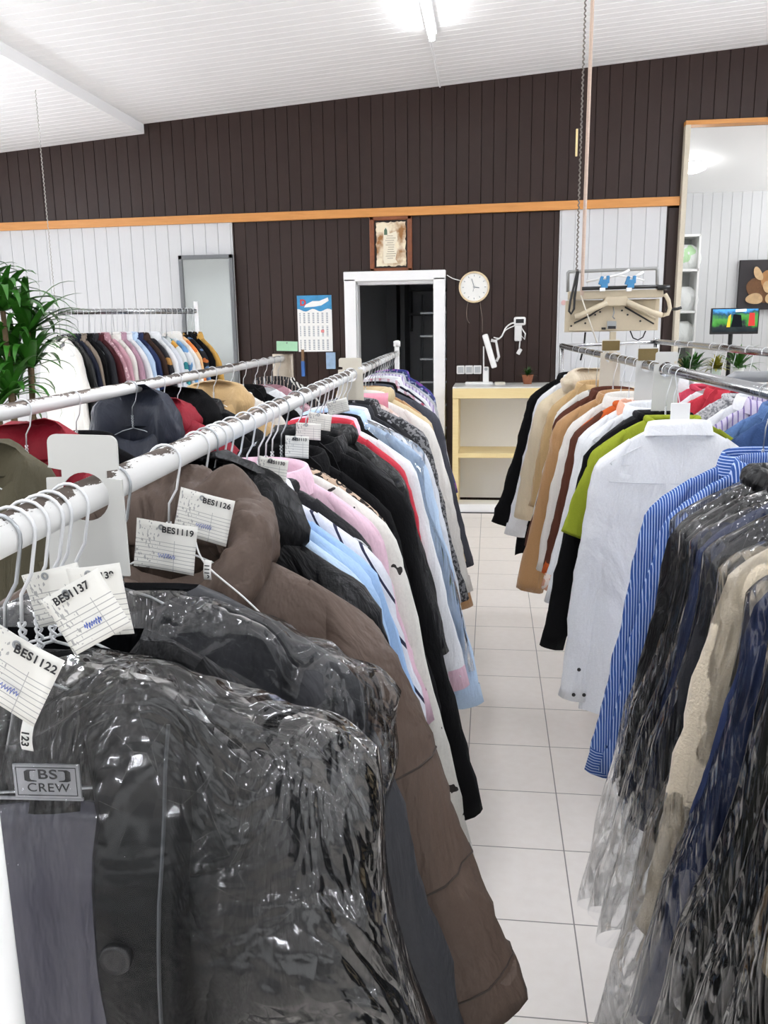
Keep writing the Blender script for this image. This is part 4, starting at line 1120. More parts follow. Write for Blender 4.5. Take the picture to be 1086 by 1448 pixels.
def garment(kind, short, desc, pos, mat, zd=0.0, bag=None, hi=1, hanger=True, collar=None, cmat=None, smat=None, railr=RAD, hlabel=None, hgroup=None, jit=0.05, name=None, cat=None, **kw):
    """pos = (x, y, z of the rail, rotation)"""
    COUNT[0] += 1; sd = COUNT[0] * 1.37
    g = dict(KINDS[kind]); g.update(zn=-0.105 + zd, zt=-0.195 + zd, seed=sd, sway=random.uniform(-.05, .05), cuffgather=kind in ('puffer', 'hooded', 'knit'))
    g.update(kw)
    x, y, z, rot = pos; rot += random.uniform(-jit, jit)
    nm, ct = GNAME[kind]
    t = thing(name or nm, desc, cat or ct, (x, y, z), rot)
    nu, nv, ns, nr = ((72, 44, 34, 20) if hi == 2 else (48, 26, 22, 14) if hi == 1 else (32, 16, 14, 10))
    body_mesh(g, nu, nv).build('body', mat, t, True)
    for s in (-1, 1):
        m, c, ring = sleeve_mesh(g, s, ns, nr); sl = m.build('sleeve', smat or mat, t, True)
        if g['cuff'] and hi:
            zc_ = max(p.z for p in ring); cc_ = MB()
            top_ = [c + (p - c) * 1.05 + Vector((-s * 0.013, 0, 0.055)) for p in ring]; bot = [c + (p - c) * 1.07 + Vector((0, 0, -0.004)) for p in ring]
            inn = [c + (p - c) * 0.95 for p in bot]
            cc_.rings([top_, bot, inn], True); cc_.build('cuff', cmat or mat, sl, True)
    cl = collar or g['collar']
    if cl == 'shirt': collar_shirt(g).build('collar', cmat or mat, t, True)
    elif cl == 'roll': collar_roll(g, by=min(0.05, g['t']), r=min(0.026, g['t'] * 0.55)).build('collar', cmat or mat, t, True)
    elif cl == 'band': collar_roll(g, r=0.009, a_=NK + 0.004, by=min(0.03, g['t'])).build('neckband', cmat or mat, t, True)
    elif cl == 'hood': hood_mesh(g, **(kw.get('hood', {}))).build('hood', cmat or mat, t, True)
    elif cl == 'lapel':
        collar_shirt(g, up=0.03).build('collar', cmat or mat, t, True)
        for s in (-1, 1): lapels(g, s).build('lapel', cmat or mat, t, False)
    if hanger:
        make_hanger(x, y, z, rot + random.uniform(-.15, .15), zd, hlabel or ('wire hanger carrying the ' + short), hgroup or 'wire hangers on the rails', WIRE if random.random() < .7 else WIREG, railr)
    if bag:
        Lb = max(g['L'], g['slen']) + bag.get('extra', 0.08)
        bg = dict(g); bg.update(L=Lb, flare=math.tan(math.radians(g['splay'])) * Lb * 0.97 + bag.get('flare', 0.0), amp=0.006, folds=5, puff=0, vneck=0.0, hw=g['hw'] + bag.get('wide', 0.01), t=g['t'] + 0.016, boxy=bag.get('boxy', 0.008), seed=sd + 50)
        mb = body_mesh(bg, *((120, 80) if hi == 2 else (64, 40) if hi == 1 else (30, 18)), grow=0.010)
        am = bag.get('crinkle', 0.005)
        mb.v = [(p[0] + am * noise.noise((p[0] * 12, p[2] * 7, sd)), p[1] + am * (1.4 * abs(noise.noise((p[0] * 15 + sd, p[2] * 5, 2.0))) + 0.5 * noise.noise((p[0] * 26, p[2] * 9, sd))) * (-1 if p[1] < 0 else 1), p[2] + am * 0.8 * noise.noise((p[0] * 14, p[1] * 12, sd + 9))) for p in mb.v]
        o = mb.build('plastic_garment_bag', FILM_F, None, hi != 2 or True)
        o.location = (x, y, z); o.rotation_euler = (0, 0, rot); tag(o, 'clear plastic bag over the ' + short, 'garment bag', 'clear plastic bags over the cleaned clothes')
    return t, g


def PA(y): return (RA(y), y, 1.45, 0.041)
def PB(y): return (RB(y), y, 1.45, 0.052)
def PR(y): return (RR(y), y, RRZ(y), 0.059)
def P3(y): return (R3x(y), y, 1.5, 0.0)
def PC(s):
    p = RC0 + RCD * s; return (p.x, p.y, 1.72, -0.64)


# cloths
BLACKW = fabric('black_wool', '#0e0e10', 0.9, weave=0.3, spec=0.15)
BLACKN = fabric('black_nylon', '#0d0e11', 0.48, wr=0.8, wsc=12, spec=0.22)
BROWNN = fabric('grey_brown_nylon', '#5c4d44', 0.62, wr=0.75, wsc=8, spec=0.35, weave=0.1)
SKY = fabric('sky_blue_cotton', '#a9c9ee', 0.8); SKY2 = fabric('pale_blue_cotton', '#bfd6f0', 0.8); SKY3 = fabric('mid_blue_cotton', '#9fc0ea', 0.8)
WHITEC = fabric('white_cotton', '#eff1f4', 0.8); WHITE2 = fabric('warm_white_cotton', '#ece9e3', 0.8); WHITEG = fabric('grey_white_cotton', '#dde1e8', 0.8)
NAVSTR = fabric('white_with_navy_bars', '#e4e6f0', 0.8, ('diag', '#22253f', 42.0, 0.16))
CHARC = fabric('charcoal_knit', '#27272a', 0.95, sheen=0.1, weave=0.5)
PINK = fabric('pale_pink_cotton', '#efcbdc', 0.8); PINK2 = fabric('rose_pink_cotton', '#f3a3b4', 0.8)
LEO = fabric('leopard_print', '#c9b09a', 0.8, ('leopard', '#241c18', 70.0))
BWPR = fabric('white_with_black_marks', '#e9e7e0', 0.8, ('speck', '#33302e', 26.0, 0.66))
LEATHER = fabric('black_leather', '#0f1011', 0.35, wr=0.7, wsc=16, spec=0.4)
RED = fabric('red_cotton', '#c43545', 0.8); DKRED = fabric('crimson_nylon', '#8c1226', 0.6, wr=0.5); WINE = fabric('wine_wool', '#4a1a20', 0.9)
LACE = fabric('blush_lace', '#ead9d5', 0.85, ('speck', '#d3b9ac', 40.0, 0.56))
BEIGEP = fabric('beige_nylon', '#d3bf98', 0.6, wr=0.4); CREAMF = fabric('cream_fleece', '#e5d7be', 0.95, sheen=0.3, weave=0.8)
GREYC = fabric('slate_wool', '#4a4d57', 0.9, weave=0.4); GREYD = fabric('dark_grey_wool', '#2a2b30', 0.9, weave=0.4)
TWEED = fabric('grey_tweed', '#8b8b8d', 0.95, ('speck', '#3c3d40', 95.0, 0.5), weave=0.8)
NAVY = fabric('navy_wool', '#171c2e', 0.85, weave=0.3); NAVYN = fabric('navy_nylon', '#1b2130', 0.5, wr=0.55, wsc=10, spec=0.4); NAVYB = fabric('blue_navy_wool', '#243156', 0.85)
JEAN = fabric('blue_denim', '#5d7cae', 0.9, weave=0.6); JEAND = fabric('dark_denim', '#37507c', 0.9, weave=0.6)
TAN = fabric('tan_suede', '#b98f63', 0.95, sheen=0.3, weave=0.4); CAMEL = fabric('camel_wool', '#c8a878', 0.95, sheen=0.3); BROWN = fabric('brown_wool', '#5b3325', 0.9); DKBR = fabric('dark_brown_wool', '#3d2a22', 0.9)
OLIVE = fabric('lime_green_cotton', '#98a42a', 0.8); OLIVEJ = fabric('olive_nylon', '#4f4a38', 0.7, wr=0.5); OLIVEB = fabric('olive_black_wool', '#1d1d18', 0.85)
ORANGE = fabric('orange_wool', '#d2622a', 0.85); PEACH = fabric('peach_print', '#f0b79d', 0.8, ('blotch', '#f7e8de', 30.0, 0.52))
BLUESTR = fabric('blue_striped_cotton', '#2f57a0', 0.75, ('stripe', '#b4c5e6', 185.0, 0.3, 0)); BLUESTRH = fabric('blue_striped_cotton_crosswise', '#2f57a0', 0.75, ('stripe', '#b4c5e6', 150.0, 0.3, 2))
PURPLE = fabric('purple_navy_print', '#3b3f86', 0.8, ('blotch', '#8b4f9c', 22.0, 0.55)); NAVPL = fabric('navy_plaid', '#2d3a63', 0.8, ('plaid', '#aab4d6', 30.0, 0.18))
REDPL = fabric('red_navy_plaid', '#d8d5dc', 0.8, ('plaid', '#a33a55', 26.0, 0.3)); LILAC = fabric('lilac_stripe', '#d8cfe4', 0.8, ('stripe', '#7d6fa6', 60.0, 0.25, 0))
GOLDPL = fabric('cream_gold_plaid', '#d9c7a2', 0.8, ('plaid', '#a3743a', 14.0, 0.22)); GREYSP = fabric('grey_speckle_knit', '#c9c9cb', 0.95, ('speck', '#8d8e92', 110.0, 0.52), weave=0.7)
TEAL = fabric('teal_floral', '#e2e7e6', 0.8, ('blotch', '#2f7f86', 11.0, 0.54, '#d9a24a')); DKFL = fabric('dark_floral', '#1d1f26', 0.8, ('blotch', '#c2713a', 12.0, 0.6, '#5f7fa8')); ORFL = fabric('orange_floral', '#efc08c', 0.8, ('blotch', '#e07f3c', 9.0, 0.5))
BLFL = fabric('blue_floral', '#e6eaee', 0.8, ('blotch', '#6f9fcf', 9.0, 0.5)); MUST = fabric('mustard_wool', '#c79b4f', 0.9); PATCH = fabric('dark_print_with_tan', '#25242b', 0.8, ('blotch', '#b8894d', 6.0, 0.58))
TAUPE = fabric('taupe_wool', '#8c7f72', 0.9); ROSE = fabric('dusty_rose', '#b98c96', 0.85, ('speck', '#d8b9bf', 40.0, 0.6)); GREYL = fabric('light_grey_wool', '#b9bcc2', 0.9)
BLSP = fabric('black_with_pale_dots', '#1b1b1f', 0.85, ('speck', '#8d8d92', 60.0, 0.66)); ZEBRA = fabric('zebra_print', '#e9e6df', 0.8, ('diag', '#1b1a1a', 55.0, 0.45))
DSTR = fabric('dark_striped', '#2a292c', 0.8, ('stripe', '#b3a79b', 60.0, 0.2, 0))
WHITEBK = WHITEC

HG = 'wire hangers on the left front rail'
# ---- left front rail, beyond the first jackets
A = [
 (1.08, 'hooded', 'black hooded jacket', 'black hooded jacket directly behind the grey-brown padded jacket', BLACKN, {'hood': dict(rx=0.14, rz=0.1, dz=-0.01)}, None, 2),
 (1.125, 'shirt', 'front sky blue shirt', 'front one of three sky blue shirts, next to the black hood', SKY2, {}, None, 1),
 (1.165, 'shirt', 'middle sky blue shirt', 'middle one of three sky blue shirts behind the black hood', SKY, {}, None, 1),
 (1.205, 'shirt', 'rear sky blue shirt', 'rear one of three sky blue shirts, beside the navy-barred shirt', SKY3, {}, None, 1),
 (1.265, 'shirt', 'navy-barred white shirt', 'white shirt with slanting navy bars beside the sky blue shirts', NAVSTR, {}, None, 1),
 (1.345, 'knit', 'charcoal cardigan', 'plain charcoal cardigan in front of the pale pink shirt', CHARC, dict(hw=0.2), None, 1),
 (1.43, 'shirt', 'pale pink shirt', 'pale pink shirt between the charcoal cardigan and the marked white blouse', PINK, dict(slen=0.4, hw=0.212), None, 1),
 (1.49, 'blouse', 'black-flecked white blouse', 'white blouse with small black marks behind the pale pink shirt', BWPR, dict(slen=0.74, hw=0.216, r0=0.062), None, 1),
 (1.545, 'blouse', 'leopard print blouse', 'brown leopard print blouse in front of the black blazer', LEO, dict(hw=0.205, slen=0.45), None, 1),
 (1.63, 'suit', 'black blazer', 'black blazer with upturned pointed collar behind the leopard blouse', BLACKW, dict(hw=0.205), None, 1),
 (1.80, 'coat', 'long black coat', 'long black wool coat whose sleeve reaches lowest into the aisle', BLACKW, dict(slen=0.78), None, 1),
 (1.91, 'suit', 'black bagged jacket', 'black jacket in crinkled plastic just behind the long black coat', BLACKN, dict(hw=0.205, slen=0.5), {}, 1),
 (2.03, 'puffer', 'black leather jacket', 'black leather jacket in plastic beside the red shirt', LEATHER, dict(puff=0, t=0.035, hw=0.205, slen=0.5), {}, 1),
 (2.12, 'shirt', 'red shirt', 'bright red shirt showing between the black leather jacket and a slim black jacket', RED, dict(slen=0.3, hw=0.205, L=0.5), None, 1),
 (2.18, 'shirt', 'pink-collared white shirt', 'bagged white shirt with a pink collar behind the red shirt', WHITEC, dict(slen=0.66, hw=0.228, cmat=PINK), {}, 1),
 (2.27, 'suit', 'slim black jacket', 'slim black jacket in front of the pale blue bagged shirts', BLACKW, dict(hw=0.19, slen=0.5), None, 1),
 (2.37, 'shirt', 'pale blue bagged shirt', 'pale blue bagged shirt nearest the slim black jacket', SKY2, dict(slen=0.8, L=0.85, hw=0.238), {'extra': -0.2}, 1),
 (2.46, 'shirt', 'blue-white bagged shirt', 'whitish blue bagged shirt behind the pale blue bagged one', WHITEG, dict(hw=0.236), {}, 1),
 (2.57, 'suit', 'dark grey bagged jacket', 'dark grey jacket in plastic in front of the blush lace blouse', GREYD, dict(hw=0.212), {}, 1),
 (2.68, 'suit', 'black-dotted jacket', 'black jacket with pale flecks in plastic behind the dark grey one', BLSP, dict(hw=0.212), {}, 1),
 (2.80, 'coat', 'grey tweed coat', 'grey tweed coat with a frayed sleeve hanging in the aisle', TWEED, dict(L=0.72, slen=0.62, hw=0.243), None, 1),
 (2.93, 'blouse', 'blush lace blouse', 'blush lace blouse in plastic left of the beige puffer', LACE, {}, {}, 1),
 (3.08, 'shirt', 'off-white long shirt', 'long off-white shirt with a broad cuff beside the tweed coat', WHITE2, dict(slen=0.66, r1=0.06, hw=0.247), None, 1),
 (3.24, 'puffer', 'beige puffer jacket', 'beige quilted puffer jacket on the left aisle rail', BEIGEP, dict(t=0.045, hw=0.236), None, 1),
 (3.36, 'coat', 'tan coat', 'tan coat whose brown hem peeks out below the tweed sleeve', TAN, dict(slen=0.84, L=0.9, hw=0.222), None, 1),
 (3.50, 'coat', 'slate grey coat', 'slate grey coat with a long sleeve over the far aisle floor', GREYC, dict(slen=0.7, hw=0.256), None, 1),
 (3.64, 'suit', 'black far jacket', 'black jacket just behind the slate grey coat', BLACKW, {}, None, 0),
 (3.78, 'shirt', 'red plaid shirt', 'red and white plaid shirt near the far end of the left aisle rail', REDPL, {}, None, 0),
 (3.90, 'knit', 'navy far cardigan', 'navy cardigan behind the red plaid shirt', NAVY, {}, None, 0),
 (4.02, 'shirt', 'white far shirt', 'white bagged shirt between the navy cardigan and the lilac striped shirt', WHITEC, {}, {}, 0),
 (4.16, 'shirt', 'lilac striped shirt', 'lilac striped shirt in plastic near the far end of the left aisle rail', LILAC, {}, {}, 0),
 (4.30, 'shirt', 'light grey far shirt', 'light grey shirt third from the far end of the left aisle rail', GREYL, {}, None, 0),
 (4.46, 'shirt', 'navy plaid shirt', 'navy plaid shirt second from the far end of the left aisle rail', NAVPL, dict(L=0.7), {}, 0),
 (4.64, 'shirt', 'purple print shirt', 'purple and navy print shirt last on the left aisle rail, before the doorway', PURPLE, {}, None, 0),
]
for y, k, short, desc, m, kw, bag, hi in A:
    garment(k, short, desc, PA(y), m, bag=bag, hi=hi, hgroup=HG, jit=0.03, **kw)
# folded rose pink cloth clipped on a hanger
b = MB(); rings = []
for j in range(12):
    v = j / 11; rings.append([Vector(((-0.075 + 0.15 * i / 14), 0.012 * math.sin(v * 3) + 0.006 * noise.noise((i * 0.4, v * 3, 1)) - (0.012 if j > 0 else 0), -0.09 - 0.11 * v)) for i in range(15)])
b.rings(rings, closed=False)
o = b.build('folded_shirt', PINK2, smooth=True); sol = o.modifiers.new('thick', 'SOLIDIFY'); sol.thickness = 0.02
o.location = (RA(3.02) + 0.03, 3.02, 1.45); tag(o, 'folded rose pink shirt hanging in front of the beige puffer jacket', 'shirt')

# ---- first jackets on the left front rail
LIN = fabric('satin_lining', '#4a4956', 0.3, wr=0.4, wsc=7, spec=0.5)
# 1: black puffer hanging open
P0 = (RA(0.575) + 0.0, 0.575, 1.45, 0.06)
COUNT[0] += 1
g = dict(KINDS['puffer']); g.update(zn=-0.10, zt=-0.18, seed=3.3, sway=-0.02, cuffgather=True, L=0.75, t=0.045, puff=0.19, slen=0.62, r0=0.085, r1=0.07, splay=14, hw=0.245, flare=0.05, amp=0.006)
t = thing('puffer_jacket', 'black puffer jacket hanging open at the front left with a grey neck label', 'jacket', P0[:3], P0[3])
def gap_front(a, b_, j): return a.y < 0 and -0.16 < a.x < 0.095 - 0.03 * max(0, (-0.3 - a.z)) and a.z < 10
body_mesh(g, 110, 60, gap=lambda a, b_, j: gap_front(Vector(a), Vector(b_), j)).build('body', BLACKN, t, True)
for s in (-1, 1):
    m, c, ring = sleeve_mesh(g, s, 40, 26); m.build('sleeve', BLACKN, t, True)
# front edge placket, lining, zip, button, collar
def front_y(x, z, seed=3.3): return -(0.052)
def fy(z):
    return -(0.006 + 0.039 * min(1.0, max(0.0, (-0.11 - z) / 0.86) / 0.16) ** 0.55) * (0.72 + 0.36 * abs(math.sin(PI * (z + 0.02) / 0.19)) ** 0.5)


b = MB(); rings = []
for j in range(30):
    v = j / 29; z = -0.108 - 0.74 * v; x = 0.095 - 0.02 * v - 0.02 * max(0, 1 - v * 12)
    rings.append([Vector((x + dx, dy * min(1.0, 0.02 + v * 7) + fy(z) + 0.006 * noise.noise((v * 9, dx * 30, 2)), z)) for dx, dy in ((-0.012, 0.012), (-0.02, 0.0), (-0.012, -0.012), (0.01, -0.014), (0.04, -0.012), (0.055, -0.004), (0.05, 0.01), (0.02, 0.014))])
b.rings(rings, True, True, True); pk = b.build('placket', BLACKN, t, True)
b = MB(); b.tube([(0.135 - 0.04 * k / 20, fy(-0.13 - 0.65 * k / 20) - 0.016, -0.13 - 0.65 * k / 20) for k in range(21)], 0.0016, 6); b.build('zip', plain('zip_metal', '#55585c', 0.4, 0.5), pk)
b = MB(); b.lathe((0.092, -0.066, -0.305), [(0.012, 0.008), (0.0125, 0.0), (0.011, -0.003), (0.008, -0.0015), (0.003, -0.002)], 24, 'y'); b.build('button', plain('black_button', '#1d1d20', 0.35), pk, True)
b = MB(); rings = []
for j in range(26):
    v = j / 25; z = -0.225 - 0.6 * v
    rings.append([Vector((-0.2 + 0.262 * i / 18, 0.012 + 0.006 * math.sin(i * 0.9 + v * 3) - 0.004 * noise.noise((i * 0.5, v * 5, 1)), z)) for i in range(19)])
b.rings(rings, closed=False); o = b.build('lining', LIN, t, True); o.modifiers.new('thick', 'SOLIDIFY').thickness = 0.003
b = MB(); rings = []
for j in range(16):
    v = j / 15; z = -0.125 - 0.11 * v
    rings.append([Vector((-0.17 + 0.28 * i / 18, 0.016 + 0.006 * math.sin(i * 0.8 + v * 2), z)) for i in range(19)])
b.rings(rings, closed=False); o = b.build('neck_facing', BLACKN, t, True); o.modifiers.new('thick', 'SOLIDIFY').thickness = 0.003
collar_roll(g, r=0.007, a_=0.08, by=0.03, h=-0.008).build('collar', BLACKN, t, True)
# woven label
LABW = plain('label_grey', '#b9babf', 0.8, var=0.1, bscale=200)
q = at(67, 1104, 0.535); ql = Matrix.Rotation(-P0[3], 3, 'Z') @ (q - Vector(P0[:3]))
lb = MB(); lb.box((ql.x, ql.y, ql.z), (0.050, 0.002, 0.0265)); lab = lb.build('neck_label', LABW, t); lab['label'] = 'grey woven neck label'
INKL = plain('label_ink', '#17181b', 0.7, var=0.0)
yl = ql.y - 0.0014
text_mesh('label_lettering', 'BS', 0.0108, INKL, lab, (ql.x + 0.001, yl, ql.z + 0.0055), 0.00012, sx=1.35)
text_mesh('label_lettering', 'CREW', 0.0098, INKL, lab, (ql.x + 0.001, yl, ql.z - 0.0052), 0.0, sx=1.12)
b = MB()
for s in (-1, 1):
    b.prism([(ql.x + 0.001 + s * x, ql.z + z) for x, z in ((0.0085, 0.0095), (0.015, 0.0095), (0.0175, 0.008), (0.0175, 0.001), (0.015, 0.000), (0.0085, 0.000), (0.0085, 0.0006), (0.0125, 0.0012), (0.0135, 0.0025), (0.0135, 0.0072), (0.0125, 0.0086), (0.0085, 0.0088))], yl - 0.0002, yl)
b.build('label_bracket', INKL, lab)
b = MB()
for s in (-1, 1):
    b.box((ql.x, yl, ql.z + s * 0.0112), (0.0455, 0.0004, 0.0004)); b.box((ql.x + s * 0.0226, yl, ql.z), (0.0004, 0.0004, 0.0225))
b.build('label_border', INKL, lab)
b = MB(); b.tube([(ql.x - 0.09, ql.y, ql.z - 0.0145), (ql.x + 0.026, ql.y, ql.z - 0.0145)], 0.0014, 6); b.build('label_piping', LABW, lab, True)

bg = dict(g); bg.update(L=0.85, flare=0.21, amp=0.008, folds=9, puff=0, vneck=0, hw=0.26, t=0.085, boxy=0.016, seed=71)
mb = body_mesh(bg, 130, 80, grow=0.022)
def crinkle(mb, sd, am=0.007):
    out = []
    for p in mb.v:
        up_ = max(0.0, min(1.0, (p[2] + 0.5) / 0.35)); side = min(1.0, max(0.0, (p[0]) / 0.15)); k = 0.35 + 0.65 * max(up_ * 0.9, side)
        out.append((p[0] + am * k * noise.noise((p[0] * 22, p[2] * 15, sd)), p[1] + am * k * (1.5 * abs(noise.noise((p[0] * 15 + sd, p[2] * 12, 2.0))) + 0.8 * noise.noise((p[0] * 40, p[2] * 30, sd))) * (-1 if p[1] < 0 else 1), p[2] + am * k * noise.noise((p[0] * 24, p[1] * 20, sd + 9))))
    mb.v = out
crinkle(mb, 71)
o = mb.build('plastic_garment_bag', FILM_N, None, True); o.location = P0[:3]; o.rotation_euler = (0, 0, P0[3]); tag(o, 'clear plastic bag over the open black puffer jacket', 'garment bag', 'clear plastic bags over the cleaned clothes')
make_hanger(P0[0], P0[1], P0[2], 0.2, 0.0, 'wire hanger carrying the open black puffer jacket', HG, WIREG)

# 2, 3: jackets in wide bags
garment('knit', 'black jacket behind the open puffer', 'black jacket in plastic squeezed behind the open puffer jacket', PA(0.665), BLACKN, hi=1, hgroup=HG, jit=0.02, L=0.66, t=0.03, collar='none')
garment('puffer', 'grey quilted jacket', 'dark grey quilted jacket in a wide square-cornered plastic bag', PA(0.80), fabric('dark_grey_nylon', '#3c3d41', 0.5, wr=0.5, wsc=9), hi=2, hgroup=HG, jit=0.02, puff=0.11, L=0.74, hw=0.235, t=0.04, collar='none')
bg = dict(KINDS['puffer']); bg.update(zn=-0.115, zt=-0.228, seed=88, sway=0, L=0.86, flare=0.02, amp=0.006, folds=7, puff=0, vneck=0, hw=0.278, t=0.062, boxy=0.012, lean=0.0)
mb = body_mesh(bg, 130, 80, grow=0.012); crinkle(mb, 88, 0.008)
o = mb.build('plastic_garment_bag', FILM_N, None, True); o.location = (RA(0.80), 0.80, 1.45); o.rotation_euler = (0, 0, 0.041); tag(o, 'wide clear plastic bag with a square corner over the grey quilted jacket', 'garment bag', 'clear plastic bags over the cleaned clothes')

# 4: grey-brown padded jacket with big collar hood
t4, g4 = garment('hooded', 'grey-brown padded jacket', 'grey-brown padded jacket with a soft hood and a wide sleeve', PA(0.955), BROWNN, hi=2, hgroup=HG, jit=0.0, collar='none', hw=0.255, t=0.055, slen=0.53, r0=0.092, r1=0.085, splay=20, L=0.62, flare=0.03, amp=0.007, zt=-0.2, puff=0.0, sway=-0.05, name='hooded_jacket')
# hood: a thick draped collar, open at the front, falling on the right breast
def drape_hood(g, n=110, m=30):
    rings = []
    for i in range(n + 1):
        u = i / n; th = -PI / 2 + 0.22 + (2 * PI - 0.44) * u
        c, s = math.cos(th), math.sin(th); fr = max(0.0, -s)
        ring = []
        for k in range(m):
            p = 2 * PI * k / m
            r = 0.030 + 0.010 * noise.noise((th * 1.6, math.cos(p), math.sin(p) + 3)) + 0.014 * max(0, s)
            tall = 1.5 - 0.1 * fr
            cx_, cy_ = (0.098 + 0.02 * fr) * c, 0.058 * s
            z0 = g['zn'] + 0.005 + 0.02 * max(0, s) - 0.085 * fr ** 1.6
            w = 1 + 0.22 * noise.noise((th * 3, math.cos(p) * 1.3, math.sin(p) * 1.3 + 5.0)) - 0.22 * max(0, 0.25 - abs(noise.noise((th * 4.5 + math.cos(p) * 0.7, math.sin(p) * 1.2, 8.0)))) * 2
            ring.append(Vector((cx_ + r * w * math.cos(p) * c, cy_ + r * w * math.cos(p) * (s if abs(s) > .3 else .3 * math.copysign(1, s)), z0 + tall * r * w * math.sin(p))))
        rings.append(ring)
    b = MB(); b.rings(rings, True, True, True); return b
drape_hood(g4).build('hood', BROWNN, t4, True)
for k, s_ in enumerate((0.18, 0.33, 0.47)):           # stitched seams around the right sleeve
    m, c, ring = sleeve_mesh(dict(g4, slen=s_), 1, max(6, int(34 * s_ / 0.7)), 20)
    cc_ = sum(ring, Vector()) / len(ring)
    full, cF, ringF = sleeve_mesh(g4, 1, 34, 20)
    idx = int(round(34 * (s_ + 0.085) / 0.615)); rr = [Vector(p) for p in full.v[idx * 20:idx * 20 + 20]]; c0 = sum(rr, Vector()) / 20
    b = MB(); b.tube([c0 + (p - c0) * 1.005 for p in rr] + [c0 + (rr[0] - c0) * 1.005], 0.0013, 5); b.build('sleeve_seam', plain('seam_brown', '#3c322c', 0.7), t4, True)
# white hang string lying over the brown jacket
cable('hang_string', [at(275, 760, 0.865), at(290, 797, 0.865), at(345, 845, 0.87), at(397, 893, 0.87), at(420, 896, 0.868), at(433, 912, 0.86)], 0.0011, PLASTIC, 'thin white string running down across the grey-brown padded jacket', 'string')

# extra hooks crowding left of the divider
for k, (yy, rt, lb_) in enumerate(((0.60, 0.05, 'bare wire hanger nearest the camera on the left front rail'), (0.625, -0.05, 'bare wire hanger second in the crowded hooks before the divider'), (0.648, 0.08, 'bare wire hanger in the middle of the crowded hooks before the divider'), (0.70, -0.05, 'bare wire hanger just before the large white divider'))):
    make_hanger(RA(yy), yy, 1.45, rt, 0.0, lb_, HG, WIRE)


# ---- paper tickets
def ticket(label, num, px, py, Y, w, h, roll, tilt=(0.0, 0.0), tsize=None, note=True, tx=0.12, loopup=0.0):
    c = at(px, py, Y)
    t = bpy.data.objects.new('paper_ticket', None); COL.objects.link(t); t.empty_display_size = .02
    t.location = c; t.rotation_euler = Euler((tilt[0], math.radians(roll), tilt[1]), 'ZYX'); tag(t, label, 'ticket', 'paper laundry tickets hung on the hangers')
    b = MB(); c_ = 0.06 * w
    pts = [(-w / 2, -h / 2), (w / 2, -h / 2), (w / 2, h / 2), (-w / 2, h / 2)]
    rows = []
    for j in range(9):
        z = -h / 2 + h * j / 8
        rows.append([Vector((-w / 2 + w * i / 10, 0.0015 * math.sin(i * 0.4 + j * 0.3), z)) for i in range(11)])
    b.rings(rows, closed=False); o = b.build('card', CARD, t, True); o.modifiers.new('thick', 'SOLIDIFY').thickness = 0.0005
    if num:
        text_mesh('ticket_number', num, (tsize or w * 0.155) * 0.86, INK, t, (w * tx, -0.0036, h * 0.36), 0.0002)
    b = MB(); rings = []
    for k in range(16):
        a = 2 * PI * k / 16; rings.append([Vector((-w * 0.02 - w * .06 + r * math.cos(a), y_, h * 0.40 + r * math.sin(a))) for r, y_ in ((0.0032, -0.0025), (0.0018, -0.003), (0.0016, -0.0015))])
    rings.append(rings[0]); b.rings(rings, closed=False); b.build('eyelet', STEEL, t, True)
    if note:
        b = MB(); rn = random.Random(num or label); pth = []
        for k in range(22): pth.append((w * (-0.1 + 0.28 * k / 21), -0.0032, -h * 0.18 + h * 0.05 * math.sin(k * 2.1) + rn.uniform(-.001, .001)))
        b.tube(pth, 0.0004, 4); b.build('ink_scrawl', BLUEINK, t)
    return t


ticket('paper ticket numbered BES1122 over the open black puffer, at the left edge', 'BES1122', 18, 952, 0.492, 0.056, 0.054, 29, tsize=0.0098, tx=0.2)
ticket('paper ticket numbered BES1137 tilted over its neighbours near the divider', 'BES1137', 122, 866, 0.545, 0.052, 0.047, -29, tsize=0.0095, tx=0.0)
ticket('paper ticket ending in 139 half hidden behind ticket BES1137', '139', 142, 850, 0.585, 0.044, 0.056, -8, tsize=0.0085, note=False, tx=0.26)
ticket('blank pale ticket peeking out left of ticket BES1137', '', 82, 842, 0.61, 0.05, 0.045, -14, note=False)
ticket('paper ticket numbered BES1119 in front of the grey-brown jacket', 'BES1119', 234, 773, 0.835, 0.067, 0.053, 8, tsize=0.0108, tx=0.2)
ticket('paper ticket numbered BES1126 behind ticket BES1119', 'BES1126', 288, 731, 0.93, 0.066, 0.056, 14, tsize=0.0105, tx=0.2)
ticket('paper ticket numbered BES1130 above the sky blue shirts', 'BES1130', 385, 666, 1.12, 0.042, 0.036, 9, tsize=0.0075, note=False)
ticket('paper ticket numbered BES1113 in the crowd of hooks above the pink shirt', 'BES1113', 420, 632, 1.36, 0.04, 0.036, 3, tsize=0.0075, note=False)
ticket('pale ticket just behind ticket BES1113', '', 436, 610, 1.5, 0.046, 0.03, 3, note=False)
ticket('pale ticket above the black blazer collar', '', 452, 596, 1.62, 0.046, 0.032, 8, note=False)
ticket('white rounded ticket nearest the beige divider on the left front rail', '', 478, 575, 1.95, 0.05, 0.032, -14, note=False)
